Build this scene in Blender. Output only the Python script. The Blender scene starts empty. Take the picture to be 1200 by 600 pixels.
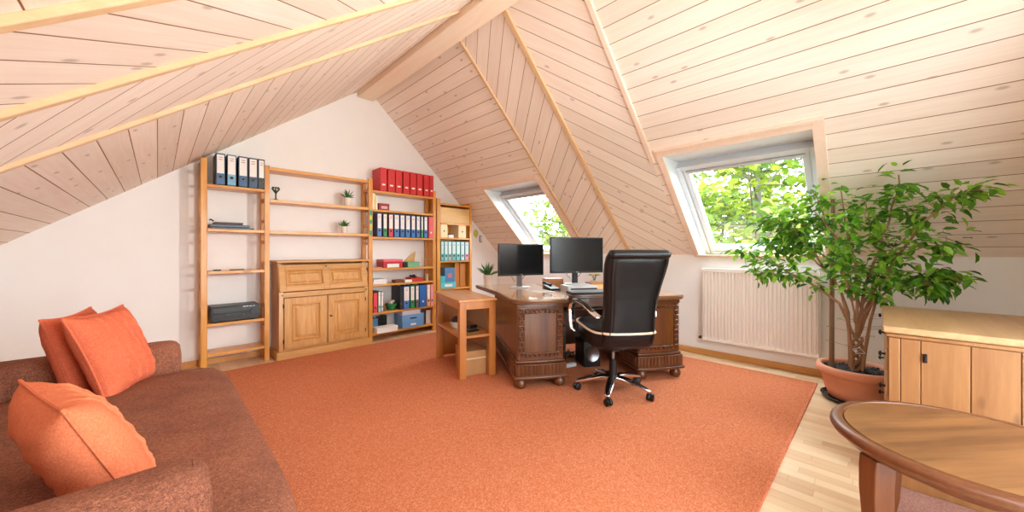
import bpy, bmesh, math, random
from mathutils import Vector, Matrix
random.seed(7)
SKY, EXPO, FILL_LAMP, SPOT = 6.0, 1.26, 5, 190
SC = bpy.context.scene
COL = SC.collection
R = math.radians

# ------------------------------------------------------------------ materials
def new_mat(name):
    m = bpy.data.materials.new(name); m.use_nodes = True
    nt = m.node_tree; b = nt.nodes['Principled BSDF']
    return m, nt, b
def N(nt, typ, **kw):
    n = nt.nodes.new(typ)
    for k, v in kw.items(): setattr(n, k, v)
    return n
def lin(c):
    return tuple((x/255/12.92 if x/255 <= .04045 else ((x/255+.055)/1.055)**2.4) for x in c)
def rgba(c): return (*lin(c), 1)
def ramp(nt, fac, stops):
    r = N(nt, 'ShaderNodeValToRGB'); e = r.color_ramp.elements
    while len(e) < len(stops): e.new(.5)
    for el, (p, c) in zip(e, stops): el.position = p; el.color = c
    nt.links.new(fac, r.inputs[0]); return r.outputs[0]
def math_node(nt, op, a, b=None, c=None):
    n = N(nt, 'ShaderNodeMath', operation=op)
    for i, v in enumerate((a, b, c)):
        if v is None: continue
        if isinstance(v, (int, float)): n.inputs[i].default_value = v
        else: nt.links.new(v, n.inputs[i])
    return n.outputs[0]
def mixc(nt, fac, a, b, blend='MIX'):
    n = N(nt, 'ShaderNodeMix', data_type='RGBA', blend_type=blend)
    for s, v in ((n.inputs[0], fac), (n.inputs[6], a), (n.inputs[7], b)):
        if isinstance(v, (int, float)): s.default_value = v
        elif isinstance(v, tuple): s.default_value = v
        else: nt.links.new(v, s)
    return n.outputs[2]
def bump(nt, b, h, strength=.2, dist=.002):
    n = N(nt, 'ShaderNodeBump'); n.inputs['Strength'].default_value = strength; n.inputs['Distance'].default_value = dist
    nt.links.new(h, n.inputs['Height']); nt.links.new(n.outputs[0], b.inputs['Normal'])
def noise(nt, vec, scale, detail=4, rough=.55, dist=0):
    n = N(nt, 'ShaderNodeTexNoise'); n.inputs['Scale'].default_value = scale; n.inputs['Detail'].default_value = detail
    n.inputs['Roughness'].default_value = rough; n.inputs['Distortion'].default_value = dist
    nt.links.new(vec, n.inputs['Vector']); return n.outputs['Fac']
def mapped(nt, src, scale=(1, 1, 1), loc=(0, 0, 0)):
    m = N(nt, 'ShaderNodeMapping'); m.inputs['Scale'].default_value = scale; m.inputs['Location'].default_value = loc
    nt.links.new(src, m.inputs['Vector']); return m.outputs[0]

def plain(name, c, rough=.5, metal=0, spec=.5, coat=0, var=.06, scale=8, bmp=0):
    m, nt, b = new_mat(name)
    tc = N(nt, 'ShaderNodeTexCoord'); f = noise(nt, tc.outputs['Object'], scale, 3)
    l = lin(c); k = lambda q: tuple(min(1, x*q) for x in l)+(1,)
    nt.links.new(ramp(nt, f, [(.3, k(1-var)), (.7, k(1+var))]), b.inputs['Base Color'])
    b.inputs['Roughness'].default_value = rough; b.inputs['Metallic'].default_value = metal
    b.inputs['Specular IOR Level'].default_value = spec; b.inputs['Coat Weight'].default_value = coat
    if bmp: bump(nt, b, noise(nt, tc.outputs['Object'], scale*14, 3), bmp, .001)
    return m
def wood(name, dark, light, axis='z', rough=.4, fine=1., coat=.0, contrast=1., spec=.5, knots=False):
    """Grain that runs along one object axis."""
    m, nt, b = new_mat(name)
    tc = N(nt, 'ShaderNodeTexCoord'); oi = N(nt, 'ShaderNodeObjectInfo')
    add = N(nt, 'ShaderNodeVectorMath', operation='MULTIPLY_ADD')
    nt.links.new(tc.outputs['Object'], add.inputs[0]); add.inputs[1].default_value = (1, 1, 1)
    cx = N(nt, 'ShaderNodeCombineXYZ'); rr = math_node(nt, 'MULTIPLY', oi.outputs['Random'], 3.)
    for i in range(3): nt.links.new(rr, cx.inputs[i])
    nt.links.new(cx.outputs[0], add.inputs[2])
    sc = {'x': (1.2, 14, 14), 'y': (14, 1.2, 14), 'z': (14, 14, 1.2)}[axis]
    v = mapped(nt, add.outputs[0], tuple(s*fine for s in sc))
    f1 = noise(nt, v, 1.1, 5, .6, 1.2); f2 = noise(nt, mapped(nt, v, (5, 5, 5)), 1.5, 3, .6)
    f = math_node(nt, 'MULTIPLY_ADD', f2, .35, math_node(nt, 'MULTIPLY', f1, .75))
    a, c = rgba(dark), rgba(light)
    h = .22/contrast
    col = ramp(nt, f, [(.55-h, a), (.55+h, c)])
    if knots:
        vo = N(nt, 'ShaderNodeTexVoronoi'); vo.inputs['Scale'].default_value = 1.
        ks = {'x': (2.2, 6, 6), 'y': (6, 2.2, 6), 'z': (6, 6, 2.2)}[axis]
        nt.links.new(mapped(nt, add.outputs[0], ks), vo.inputs['Vector'])
        kf = ramp(nt, vo.outputs['Distance'], [(.06, (1, 1, 1, 1)), (.13, (0, 0, 0, 1))])
        col = mixc(nt, math_node(nt, 'MULTIPLY', kf, .65), col, tuple(x*.3 for x in a[:3])+(1,))
    nt.links.new(col, b.inputs['Base Color'])
    b.inputs['Roughness'].default_value = rough; b.inputs['Coat Weight'].default_value = coat
    b.inputs['Specular IOR Level'].default_value = spec
    bump(nt, b, f, .12, .001)
    return m

def plank_mat():
    """Whitewashed spruce boards, 13.5 cm wide, read from the UV map in metres."""
    m, nt, b = new_mat('whitewashed_boards')
    uv = N(nt, 'ShaderNodeUVMap'); s = N(nt, 'ShaderNodeSeparateXYZ'); nt.links.new(uv.outputs[0], s.inputs[0])
    q = math_node(nt, 'DIVIDE', s.outputs[1], .135)
    idn = math_node(nt, 'FLOOR', q); fr = math_node(nt, 'FRACT', q)
    wn = N(nt, 'ShaderNodeTexWhiteNoise', noise_dimensions='1D'); nt.links.new(idn, wn.inputs['W'])
    cx = N(nt, 'ShaderNodeCombineXYZ')
    nt.links.new(math_node(nt, 'MULTIPLY_ADD', wn.outputs['Value'], 9., s.outputs[0]), cx.inputs[0])
    nt.links.new(s.outputs[1], cx.inputs[1]); nt.links.new(wn.outputs['Value'], cx.inputs[2])
    g = noise(nt, mapped(nt, cx.outputs[0], (1.6, 34, 1)), 1., 5, .6, 1.)
    g2 = noise(nt, mapped(nt, cx.outputs[0], (.9, 7, 1)), 1., 3, .5, .6)
    col = ramp(nt, g, [(.28, rgba(PL_D)), (.72, rgba(PL_L))])
    col = mixc(nt, math_node(nt, 'MULTIPLY', g2, .35), col, rgba(PL_P))
    tone = ramp(nt, wn.outputs['Value'], [(0, (.90, .88, .86, 1)), (1, (1.0, 1.0, 1.0, 1))])
    col = mixc(nt, 1., col, tone, 'MULTIPLY')
    # knots: sparse, grey-brown
    vo = N(nt, 'ShaderNodeTexVoronoi', voronoi_dimensions='2D'); vo.inputs['Scale'].default_value = 1.
    nt.links.new(mapped(nt, cx.outputs[0], (3.6, 8.2, 1)), vo.inputs['Vector'])
    k = ramp(nt, vo.outputs['Distance'], [(.05, (1, 1, 1, 1)), (.12, (0, 0, 0, 1))])
    ks = N(nt, 'ShaderNodeSeparateColor'); nt.links.new(vo.outputs['Color'], ks.inputs[0])
    kk = math_node(nt, 'MULTIPLY', math_node(nt, 'MULTIPLY', k, math_node(nt, 'GREATER_THAN', ks.outputs[0], .70)), .5)
    col = mixc(nt, kk, col, rgba((150, 128, 108)))
    # the dark joint between two boards
    e = math_node(nt, 'MINIMUM', fr, math_node(nt, 'SUBTRACT', 1., fr))
    gr = ramp(nt, e, [(.011, (1, 1, 1, 1)), (.024, (0, 0, 0, 1))])
    col = mixc(nt, gr, col, rgba((128, 84, 50)))
    nt.links.new(col, b.inputs['Base Color']); b.inputs['Roughness'].default_value = .6
    b.inputs['Specular IOR Level'].default_value = .25
    hh = math_node(nt, 'MULTIPLY_ADD', gr, -1., math_node(nt, 'MULTIPLY', g, .06))
    bump(nt, b, hh, .5, .004)
    return m
PL_D, PL_L, PL_P = (238, 224, 208), (249, 241, 231), (243, 229, 217)

def floor_layer():
    m, nt, b = new_mat('maple_laminate')
    tc = N(nt, 'ShaderNodeTexCoord'); s = N(nt, 'ShaderNodeSeparateXYZ'); nt.links.new(tc.outputs['Object'], s.inputs[0])
    q = math_node(nt, 'DIVIDE', s.outputs[0], .065); idn = math_node(nt, 'FLOOR', q); fr = math_node(nt, 'FRACT', q)
    wn = N(nt, 'ShaderNodeTexWhiteNoise', noise_dimensions='1D'); nt.links.new(idn, wn.inputs['W'])
    y = math_node(nt, 'DIVIDE', math_node(nt, 'MULTIPLY_ADD', wn.outputs['Value'], 5., s.outputs[1]), .42)
    idy = math_node(nt, 'FLOOR', y); fy = math_node(nt, 'FRACT', y)
    w2 = N(nt, 'ShaderNodeTexWhiteNoise', noise_dimensions='2D')
    cc = N(nt, 'ShaderNodeCombineXYZ'); nt.links.new(idn, cc.inputs[0]); nt.links.new(idy, cc.inputs[1]); nt.links.new(cc.outputs[0], w2.inputs['Vector'])
    g = noise(nt, mapped(nt, tc.outputs['Object'], (40, 2, 1)), 1., 4, .6, .8)
    f = math_node(nt, 'MULTIPLY_ADD', w2.outputs['Value'], .55, math_node(nt, 'MULTIPLY', g, .45))
    col = ramp(nt, f, [(.1, rgba((205, 166, 124))), (.5, rgba((226, 194, 154))), (.9, rgba((238, 214, 180)))])
    e = math_node(nt, 'MINIMUM', fr, math_node(nt, 'SUBTRACT', 1., fr))
    e2 = math_node(nt, 'MINIMUM', fy, math_node(nt, 'SUBTRACT', 1., fy))
    gr = math_node(nt, 'MAXIMUM', ramp(nt, e, [(.012, (1, 1, 1, 1)), (.03, (0, 0, 0, 1))]), ramp(nt, e2, [(.002, (1, 1, 1, 1)), (.005, (0, 0, 0, 1))]))
    col = mixc(nt, math_node(nt, 'MULTIPLY', gr, .35), col, rgba((150, 108, 70)))
    nt.links.new(col, b.inputs['Base Color']); b.inputs['Roughness'].default_value = .28
    return m
def carpet_mat():
    m, nt, b = new_mat('orange_loop_carpet')
    tc = N(nt, 'ShaderNodeTexCoord')
    v = tc.outputs['Object']
    n1 = noise(nt, v, 190, 2, .6); n2 = noise(nt, v, 60, 3, .6); n3 = noise(nt, v, 1.6, 3, .5)
    w = N(nt, 'ShaderNodeTexVoronoi'); w.inputs['Scale'].default_value = 120.; nt.links.new(v, w.inputs['Vector'])
    f = math_node(nt, 'MULTIPLY_ADD', n1, .5, math_node(nt, 'MULTIPLY_ADD', n2, .35, math_node(nt, 'MULTIPLY', w.outputs['Distance'], .3)))
    col = ramp(nt, f, [(.28, rgba((142, 76, 48))), (.52, rgba((192, 109, 75))), (.78, rgba((222, 156, 118)))])
    col = mixc(nt, math_node(nt, 'MULTIPLY', n3, .35), col, rgba((194, 108, 66)))
    nt.links.new(col, b.inputs['Base Color']); b.inputs['Roughness'].default_value = .95
    b.inputs['Specular IOR Level'].default_value = .1
    bump(nt, b, f, .6, .004)
    return m
def weave_mat(name, dark, mid, light, scale=150, streak=True):
    m, nt, b = new_mat(name)
    tc = N(nt, 'ShaderNodeTexCoord'); v = tc.outputs['Object']
    n1 = noise(nt, mapped(nt, v, (1, 1, .45)), scale, 3, .7, 1.5); n2 = noise(nt, mapped(nt, v, (.45, 1, 1), (3, 1, 2)), scale*.8, 2, .6, 1.)
    n3 = noise(nt, v, 5, 3)
    f = math_node(nt, 'MULTIPLY_ADD', n1, .6, math_node(nt, 'MULTIPLY_ADD', n2, .3, math_node(nt, 'MULTIPLY', n3, .15)))
    col = ramp(nt, f, [(.40, rgba(dark)), (.53, rgba(mid)), (.66, rgba(light))])
    nt.links.new(col, b.inputs['Base Color']); b.inputs['Roughness'].default_value = .9; b.inputs['Specular IOR Level'].default_value = .15
    b.inputs['Sheen Weight'].default_value = .0
    bump(nt, b, f, .35, .002)
    return m
def leaf_mat(name, a, bcol, c, trans=.45, rough=.4):
    m, nt, b = new_mat(name)
    ge = N(nt, 'ShaderNodeNewGeometry')
    col = ramp(nt, ge.outputs['Random Per Island'], [(.05, rgba(a)), (.5, rgba(bcol)), (.95, rgba(c))])
    nt.links.new(col, b.inputs['Base Color']); b.inputs['Roughness'].default_value = rough
    t = N(nt, 'ShaderNodeBsdfTranslucent'); nt.links.new(mixc(nt, 1., col, (1.0, 1.0, .55, 1), 'MULTIPLY'), t.inputs['Color'])
    mx = N(nt, 'ShaderNodeMixShader'); mx.inputs[0].default_value = trans
    nt.links.new(b.outputs[0], mx.inputs[1]); nt.links.new(t.outputs[0], mx.inputs[2])
    nt.links.new(mx.outputs[0], nt.nodes['Material Output'].inputs['Surface'])
    return m
def glass_mat():
    m, nt, b = new_mat('window_glass')
    nt.nodes.remove(b)
    t = N(nt, 'ShaderNodeBsdfTransparent'); t.inputs[0].default_value = (.97, .985, .98, 1)
    g = N(nt, 'ShaderNodeBsdfGlossy'); g.inputs['Roughness'].default_value = .02
    mx = N(nt, 'ShaderNodeMixShader'); mx.inputs[0].default_value = .05
    nt.links.new(t.outputs[0], mx.inputs[1]); nt.links.new(g.outputs[0], mx.inputs[2])
    nt.links.new(mx.outputs[0], nt.nodes['Material Output'].inputs['Surface'])
    return m

M = {}
M['plaster'] = plain('white_plaster', (238, 237, 235), .85, spec=.2, var=.015, scale=3, bmp=.25)
M['boards'] = plank_mat()
M['floor'] = floor_layer()
M['carpet'] = carpet_mat()
M['carpet_edge'] = weave_mat('carpet_binding', (176, 92, 60), (206, 122, 86), (222, 150, 116), 90)
M['beam'] = wood('beam_spruce', (238, 216, 190), (248, 234, 214), 'y', .6, .5, spec=.2, contrast=.8)
M['trim'] = wood('trim_spruce', (212, 178, 140), (226, 196, 160), 'x', .5, .6, spec=.25)
M['trim_gold'] = wood('trim_pine', (212, 176, 134), (224, 194, 156), 'x', .5, .6, spec=.25)
M['casing'] = wood('casing_spruce', (234, 208, 188), (244, 224, 206), 'x', .55, .6, spec=.25)
M['base'] = wood('baseboard_pine', (190, 128, 62), (214, 158, 92), 'y', .4, .6)
M['white'] = plain('white_lacquer', (210, 214, 219), .35, var=.01)
M['white_board'] = plain('white_painted_boards', (222, 227, 232), .5, var=.015)
M['grey_rail'] = plain('grey_aluminium', (192, 194, 196), .4, var=.02)
M['glass'] = glass_mat()
M['radiator'] = plain('radiator_enamel', (240, 234, 226), .35, var=.01)
M['pine'] = wood('lacquered_pine', (196, 126, 44), (230, 168, 80), 'z', .35, .7, coat=.2, knots=True)
M['pine_x'] = wood('lacquered_pine_shelf', (200, 130, 48), (232, 172, 84), 'x', .35, .7, coat=.2, knots=True)
M['pale_pine'] = wood('pale_pine', (216, 170, 102), (234, 196, 134), 'x', .45, .6)
M['oak'] = wood('light_oak', (184, 128, 66), (216, 166, 100), 'z', .4, 1.1, coat=.1, contrast=1.2)
M['oak_x'] = wood('light_oak_rail', (184, 128, 66), (216, 166, 100), 'x', .4, 1.1, coat=.1, contrast=1.2)
M['alder'] = wood('honey_alder', (170, 102, 44), (198, 130, 64), 'z', .35, .5, coat=.15)
M['alder_y'] = wood('honey_alder_top', (182, 118, 58), (208, 148, 84), 'y', .3, .5, coat=.2)
M['walnut'] = wood('dark_carved_walnut', (64, 32, 12), (112, 62, 28), 'z', .35, .8, coat=.25)
M['burl'] = wood('burl_walnut_panel', (70, 38, 13), (138, 82, 33), 'z', .3, .3, coat=.3, contrast=1.2)
M['walnut_sheen'] = wood('walnut_top_sheen', (182, 138, 96), (216, 180, 140), 'x', .16, .6, coat=.8)  # colour lightened to carry the window reflections on the desk top
M['walnut_edge'] = wood('walnut_edge', (84, 54, 34), (128, 88, 56), 'x', .3, .8, coat=.3)
M['table'] = wood('coffee_table_top', (98, 60, 30), (142, 96, 54), 'x', .38, .45, coat=.12, contrast=1.3)
M['table_rim'] = wood('coffee_table_rim', (86, 44, 18), (118, 66, 32), 'z', .35, .4, coat=.15)
M['old_pine'] = wood('waxed_old_pine', (136, 88, 48), (168, 118, 70), 'z', .45, .5, knots=True)
M['old_pine_top'] = wood('waxed_pine_top', (166, 128, 86), (194, 158, 114), 'x', .4, .5)
M['sofa'] = weave_mat('brown_chenille', (98, 58, 44), (136, 86, 68), (182, 122, 90), 230)
M['pillow'] = weave_mat('orange_cushion_cloth', (196, 90, 60), (212, 108, 76), (224, 130, 98), 260)
M['pillow_light'] = weave_mat('apricot_cushion_cloth', (206, 104, 70), (220, 124, 86), (230, 142, 104), 260)
M['black'] = plain('black_plastic', (14, 14, 15), .4, var=.1)
M['black_satin'] = plain('black_satin', (16, 16, 18), .25, var=.1)
M['screen'] = plain('black_screen', (20, 22, 24), .22, spec=.5, var=.05, scale=2)
M['leather'] = plain('black_leather', (17, 17, 19), .36, spec=.35, var=.2, scale=12, bmp=.15)
M['piping'] = plain('cream_piping', (222, 200, 176), .5)
M['chrome'] = plain('chrome', (226, 228, 230), .12, 1., var=.01)
M['steel'] = plain('brushed_steel', (150, 152, 156), .3, 1., var=.03)
M['brass'] = plain('aged_brass', (120, 92, 52), .35, .9)
M['iron'] = plain('black_iron', (20, 19, 18), .45, .3)
M['terracotta'] = plain('terracotta', (214, 150, 120), .7, spec=.25, var=.08, scale=5, bmp=.1)
M['soil'] = plain('dark_soil', (42, 38, 38), .9, var=.5, scale=60, bmp=.8)
M['bark'] = wood('ficus_bark', (128, 90, 62), (178, 136, 100), 'z', .75, 1.2)
M['stake'] = wood('wooden_stake', (98, 72, 50), (140, 108, 80), 'z', .7, 1.)
M['leaf'] = leaf_mat('ficus_leaf', (56, 106, 28), (94, 150, 42), (148, 196, 64), .5)
M['succulent'] = leaf_mat('succulent_leaf', (40, 92, 48), (66, 128, 70), (108, 160, 96), .2)
M['yellow_petal'] = leaf_mat('yellow_petals', (226, 190, 30), (240, 210, 50), (246, 226, 90), .3)
M['white_pot'] = plain('white_ceramic', (232, 222, 210), .4, var=.02)
M['card'] = plain('cardboard', (172, 126, 84), .85, spec=.15, var=.08)
M['paper'] = plain('white_paper', (240, 238, 234), .8, spec=.2, var=.01)
M['paper_print'] = plain('printed_paper', (150, 120, 116), .8)
M['tree_leaf'] = leaf_mat('tree_leaf', (76, 110, 42), (112, 138, 52), (154, 164, 70), .45, .7)
M['tree_bark'] = plain('tree_bark', (92, 92, 84), .9, var=.2)
M['lawn'] = plain('lawn_grass', (86, 108, 44), .95, var=.25, scale=3)
_cc = {}
def colour(c, rough=.45):
    k = (c, rough)
    if k not in _cc: _cc[k] = plain('board_%d_%d_%d' % c, c, rough, var=.03)
    return _cc[k]

# ------------------------------------------------------------------ mesh builder
class MB:
    def __init__(s): s.bm = bmesh.new(); s.uv = None
    def face(s, vs):
        try: return s.bm.faces.new(vs)
        except ValueError: return None
    def poly(s, pts):
        return s.face([s.bm.verts.new(p) for p in pts])
    def hexa(s, p):  # 8 points: 4 bottom, 4 top
        v = [s.bm.verts.new(q) for q in p]
        for f in ((3, 2, 1, 0), (4, 5, 6, 7), (0, 1, 5, 4), (1, 2, 6, 5), (2, 3, 7, 6), (3, 0, 4, 7)): s.face([v[i] for i in f])
        return s
    def box(s, x0, x1, y0, y1, z0, z1, T=None):
        p = [(x0, y0, z0), (x1, y0, z0), (x1, y1, z0), (x0, y1, z0), (x0, y0, z1), (x1, y0, z1), (x1, y1, z1), (x0, y1, z1)]
        if T: p = [T @ Vector(q) for q in p]
        return s.hexa(p)
    def prism(s, poly, z0, z1, T=None):
        f = (lambda q: T @ Vector(q)) if T else (lambda q: q)
        a = [s.bm.verts.new(f((x, y, z0))) for x, y in poly]; b = [s.bm.verts.new(f((x, y, z1))) for x, y in poly]
        s.face(a[::-1]); s.face(b); n = len(poly)
        for i in range(n): s.face([a[i], a[(i+1) % n], b[(i+1) % n], b[i]])
        return s
    def loft(s, rings, cap=True, closed=True):
        V = [[s.bm.verts.new(p) for p in r] for r in rings]; n = len(V[0])
        for a, b in zip(V, V[1:]):
            for i in range(n if closed else n-1): s.face([a[i], a[(i+1) % n], b[(i+1) % n], b[i]])
        if cap and closed: s.face(V[0][::-1]); s.face(V[-1])
        return s
    def tube(s, pts, r, seg=8, cap=True):
        pts = [Vector(p) for p in pts]; rings = []; prev = None
        for i, p in enumerate(pts):
            t = (pts[min(i+1, len(pts)-1)]-pts[max(i-1, 0)]).normalized()
            if prev is None:
                u = t.orthogonal().normalized()
            else:
                u = (prev - t*prev.dot(t))
                u = u.normalized() if u.length > 1e-6 else t.orthogonal().normalized()
            prev = u; w = t.cross(u); rr = r[i] if isinstance(r, (list, tuple)) else r
            rings.append([p+u*rr*math.cos(2*math.pi*k/seg)+w*rr*math.sin(2*math.pi*k/seg) for k in range(seg)])
        return s.loft(rings, cap)
    def cyl(s, p0, p1, r0, r1=None, seg=16): return s.tube([p0, p1], [r0, r0 if r1 is None else r1], seg)
    def lathe(s, prof, c=(0, 0, 0), seg=32, sx=1, sy=1):
        rings = [[(c[0]+max(r, 1e-4)*math.cos(2*math.pi*k/seg)*sx, c[1]+max(r, 1e-4)*math.sin(2*math.pi*k/seg)*sy, c[2]+z) for k in range(seg)] for r, z in prof]
        return s.loft(rings)
    def sphere(s, c, r, seg=12, T=None):
        r = r if isinstance(r, (list, tuple)) else (r, r, r); n = max(4, seg//2)
        f = (lambda q: Vector(c)+(T @ Vector(q))) if T else (lambda q: Vector(c)+Vector(q))
        rings = []
        for i in range(n+1):
            a = math.pi*i/n; q = max(math.sin(a), 1e-3)
            rings.append([f((r[0]*q*math.cos(2*math.pi*k/seg), r[1]*q*math.sin(2*math.pi*k/seg), -r[2]*math.cos(a))) for k in range(seg)])
        return s.loft(rings)
    def grid(s, nu, nv, f):
        V = [[s.bm.verts.new(f(i/nu, j/nv)) for j in range(nv+1)] for i in range(nu+1)]
        for i in range(nu):
            for j in range(nv): s.face([V[i][j], V[i+1][j], V[i+1][j+1], V[i][j+1]])
        return s
    def uvquad(s, pts, uvs):
        if s.uv is None: s.uv = s.bm.loops.layers.uv.new('UVMap')
        f = s.poly(pts)
        for l, u in zip(f.loops, uvs): l[s.uv].uv = u
    def leaf(s, p, d, up, L, W, fold=.25):
        d = d.normalized(); sd = d.cross(up)
        if sd.length < 1e-3: sd = d.orthogonal()
        sd.normalize(); nn = sd.cross(d)
        P = lambda a, b, c: s.bm.verts.new(p+d*(a*L)+sd*(b*W)+nn*(c*L))
        b0 = P(0, 0, 0); t = P(1, 0, -.10); m1 = P(.35, 0, .0); m2 = P(.7, 0, -.02)
        l1, l2 = P(.28, .46, fold*.3), P(.66, .36, fold*.2); r1, r2 = P(.28, -.46, fold*.3), P(.66, -.36, fold*.2)
        for f in ((b0, m1, l1), (l1, m1, m2, l2), (l2, m2, t), (b0, r1, m1), (r1, r2, m2, m1), (r2, t, m2)): s.face(f)
    def tri_leaf(s, p, d, up, L, W):
        d = d.normalized(); sd = d.cross(up)
        if sd.length < 1e-3: sd = d.orthogonal()
        sd.normalize(); nn = sd.cross(d)
        v = [s.bm.verts.new(q) for q in (p, p+d*L*.45+sd*W*.5+nn*L*.12, p+d*L, p+d*L*.45-sd*W*.5+nn*L*.12)]
        s.face((v[0], v[2], v[1])); s.face((v[0], v[3], v[2]))

def obj(name, mb, mat, parent=None, bevel=0, seg=2, smooth=40, recalc=True, subsurf=0):
    if recalc: bmesh.ops.recalc_face_normals(mb.bm, faces=mb.bm.faces[:])
    me = bpy.data.meshes.new(name); mb.bm.to_mesh(me); mb.bm.free()
    o = bpy.data.objects.new(name, me); COL.objects.link(o)
    for m in (mat if isinstance(mat, list) else [mat]): me.materials.append(M[m] if isinstance(m, str) else m)
    if smooth:
        for p in me.polygons: p.use_smooth = True
        me.set_sharp_from_angle(angle=R(smooth))
    if bevel:
        b = o.modifiers.new('Bevel', 'BEVEL'); b.width = bevel; b.segments = seg; b.limit_method = 'ANGLE'; b.angle_limit = R(35); b.harden_normals = False
    if subsurf:
        q = o.modifiers.new('Subdivision', 'SUBSURF'); q.levels = subsurf; q.render_levels = subsurf
    if parent: o.parent = parent
    return o
def tag(o, label=None, cat=None, group=None, kind=None):
    if label: o['label'] = label
    if cat: o['category'] = cat
    if group: o['group'] = group
    if kind: o['kind'] = kind
    return o
def thing(name, label, cat, loc=(0, 0, 0), rz=0, group=None):
    o = bpy.data.objects.new(name, None); COL.objects.link(o); o.empty_display_size = .1
    o.location = loc; o.rotation_euler = (0, 0, rz)
    return tag(o, label, cat, group)
def struct(name, mb, mat, parent=None, **kw):
    o = obj(name, mb, mat, parent, **kw)
    if not parent: o['kind'] = 'structure'
    return o
def bx(*a, **k): return MB().box(*a, **k)
# ------------------------------------------------------------------ the room
XL, XR, Y0, Y1 = -1.05, 4.5, -.75, 4.95
AX, AZ = 2.055, 3.443                         # line of the ridge
cR, sR, cL, sL = .7294, .6842, .8019, .5974   # fall of the two slopes
def pR(s, y, n=0): return (AX+s*cR+n*sR, y, AZ-s*sR+n*cR)
def pL(s, y, n=0): return (AX-s*cL-n*sL, y, AZ-s*sL+n*cL)
sRe, sLe = (XR-AX)/cR, (AX-XL)/cL

struct('floor', bx(XL-.2, XR+.2, Y0-.2, Y1+.2, -.12, 0), 'floor', smooth=0)
# carpet: a loose rug with a bound edge
rug = obj('carpet', bx(-.85, 4.199, .406, 4.529, 0, .011), 'carpet', bevel=.003)
tag(rug, 'large orange loop pile carpet covering most of the room floor', 'carpet')
e = MB(); e.box(4.198, 4.222, .385, 4.53, 0, .0113); e.box(-.85, 4.222, .385, .407, 0, .0113)
obj('binding', e, 'carpet_edge', rug, bevel=.003)

g = MB(); hw = [(XL, 0), (XR, 0), (XR, AZ-(XR-AX)*sR/cR), (AX, AZ), (XL, AZ-(AX-XL)*sL/cL)]
T = Matrix(((1, 0, 0, 0), (0, 0, 1, 0), (0, 1, 0, 0), (0, 0, 0, 1)))
g.prism(hw, Y1, Y1+.2, T); struct('wall_back', g, 'plaster', smooth=0)
struct('wall_right', bx(XR, XR+.22, Y0-.2, Y1+.2, 0, 1.149), 'plaster', smooth=0)
struct('wall_left', bx(XL-.22, XL, Y0-.2, Y1+.2, 0, 1.149), 'plaster', smooth=0)
DX0, DX1, DZ = .35, 2.65, 2.08               # unseen glazed door, added behind the camera for daylight
w = MB()
def zc(x): return AZ-((x-AX)*sR/cR if x > AX else (AX-x)*sL/cL)
w.prism([(XL, 0), (DX0, 0), (DX0, zc(DX0)), (XL, zc(XL))], Y0-.2, Y0, T)
w.prism([(DX1, 0), (XR, 0), (XR, zc(XR)), (2.9, zc(2.9)), (2.9, 2.2), (DX1, 2.2)], Y0-.2, Y0, T)
GX0, GX1, GA, GB = 1.2, 2.9, 2.2, 2.62     # glazed strip added high in the same gable for more light
w.prism([(DX0, DZ), (DX1, DZ), (DX1, GA), (DX0, GA)], Y0-.2, Y0, T)
w.prism([(DX0, GA), (GX0, GA), (GX0, zc(GX0)), (DX0, zc(DX0))], Y0-.2, Y0, T)
w.prism([(GX0, GB), (GX1, GB), (GX1, zc(GX1)), (AX, AZ), (GX0, zc(GX0))], Y0-.2, Y0, T)
struct('wall_front', w, 'plaster', smooth=0)

# ceiling boards: parallel to the ridge at both ends, two herringbone bands between the trims
cm = MB()
def strip(side, ya, yb, sa, sb, mode):
    p = pR if side == 'R' else pL
    P = [(sa, ya), (sb, ya), (sb, yb), (sa, yb)]
    q = math.sqrt(.5)
    uv = {'par': lambda s, y: (y, s), 'up': lambda s, y: ((s+y)*q, (s-y)*q+20), 'dn': lambda s, y: ((s-y)*q, (s+y)*q+40)}[mode]
    cm.uvquad([p(s, y) for s, y in P], [uv(s, y) for s, y in P])
ST = (3.475-AX)/cR                            # top edge of both skylight openings
W1, W2 = (.348, 1.46), (3.09, 4.13)
for ya, yb in ((Y0, W1[0]), (W1[1], 1.58)): strip('R', ya, yb, 0, sRe, 'par')
strip('R', W1[0], W1[1], 0, ST, 'par')
strip('R', 1.58, 2.31, 0, sRe, 'dn'); strip('R', 2.31, 2.96, 0, sRe, 'up')
for ya, yb in ((2.96, W2[0]), (W2[1], Y1)): strip('R', ya, yb, 0, sRe, 'par')
strip('R', W2[0], W2[1], 0, ST, 'par')
W3, S3 = (-.55, .3), (2.6, 3.15)
strip('L', 2.63, Y1, 0, sLe, 'par'); strip('L', 1.98, 2.63, 0, sLe, 'up'); strip('L', 1.39, 1.98, 0, sLe, 'dn')
strip('L', W3[1], 1.39, 0, sLe, 'par'); strip('L', Y0, W3[0], 0, sLe, 'par')
strip('L', W3[0], W3[1], 0, S3[0], 'par'); strip('L', W3[0], W3[1], S3[1], sLe, 'par')
ce = struct('ceiling', cm, 'boards', smooth=0, recalc=False)
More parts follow.
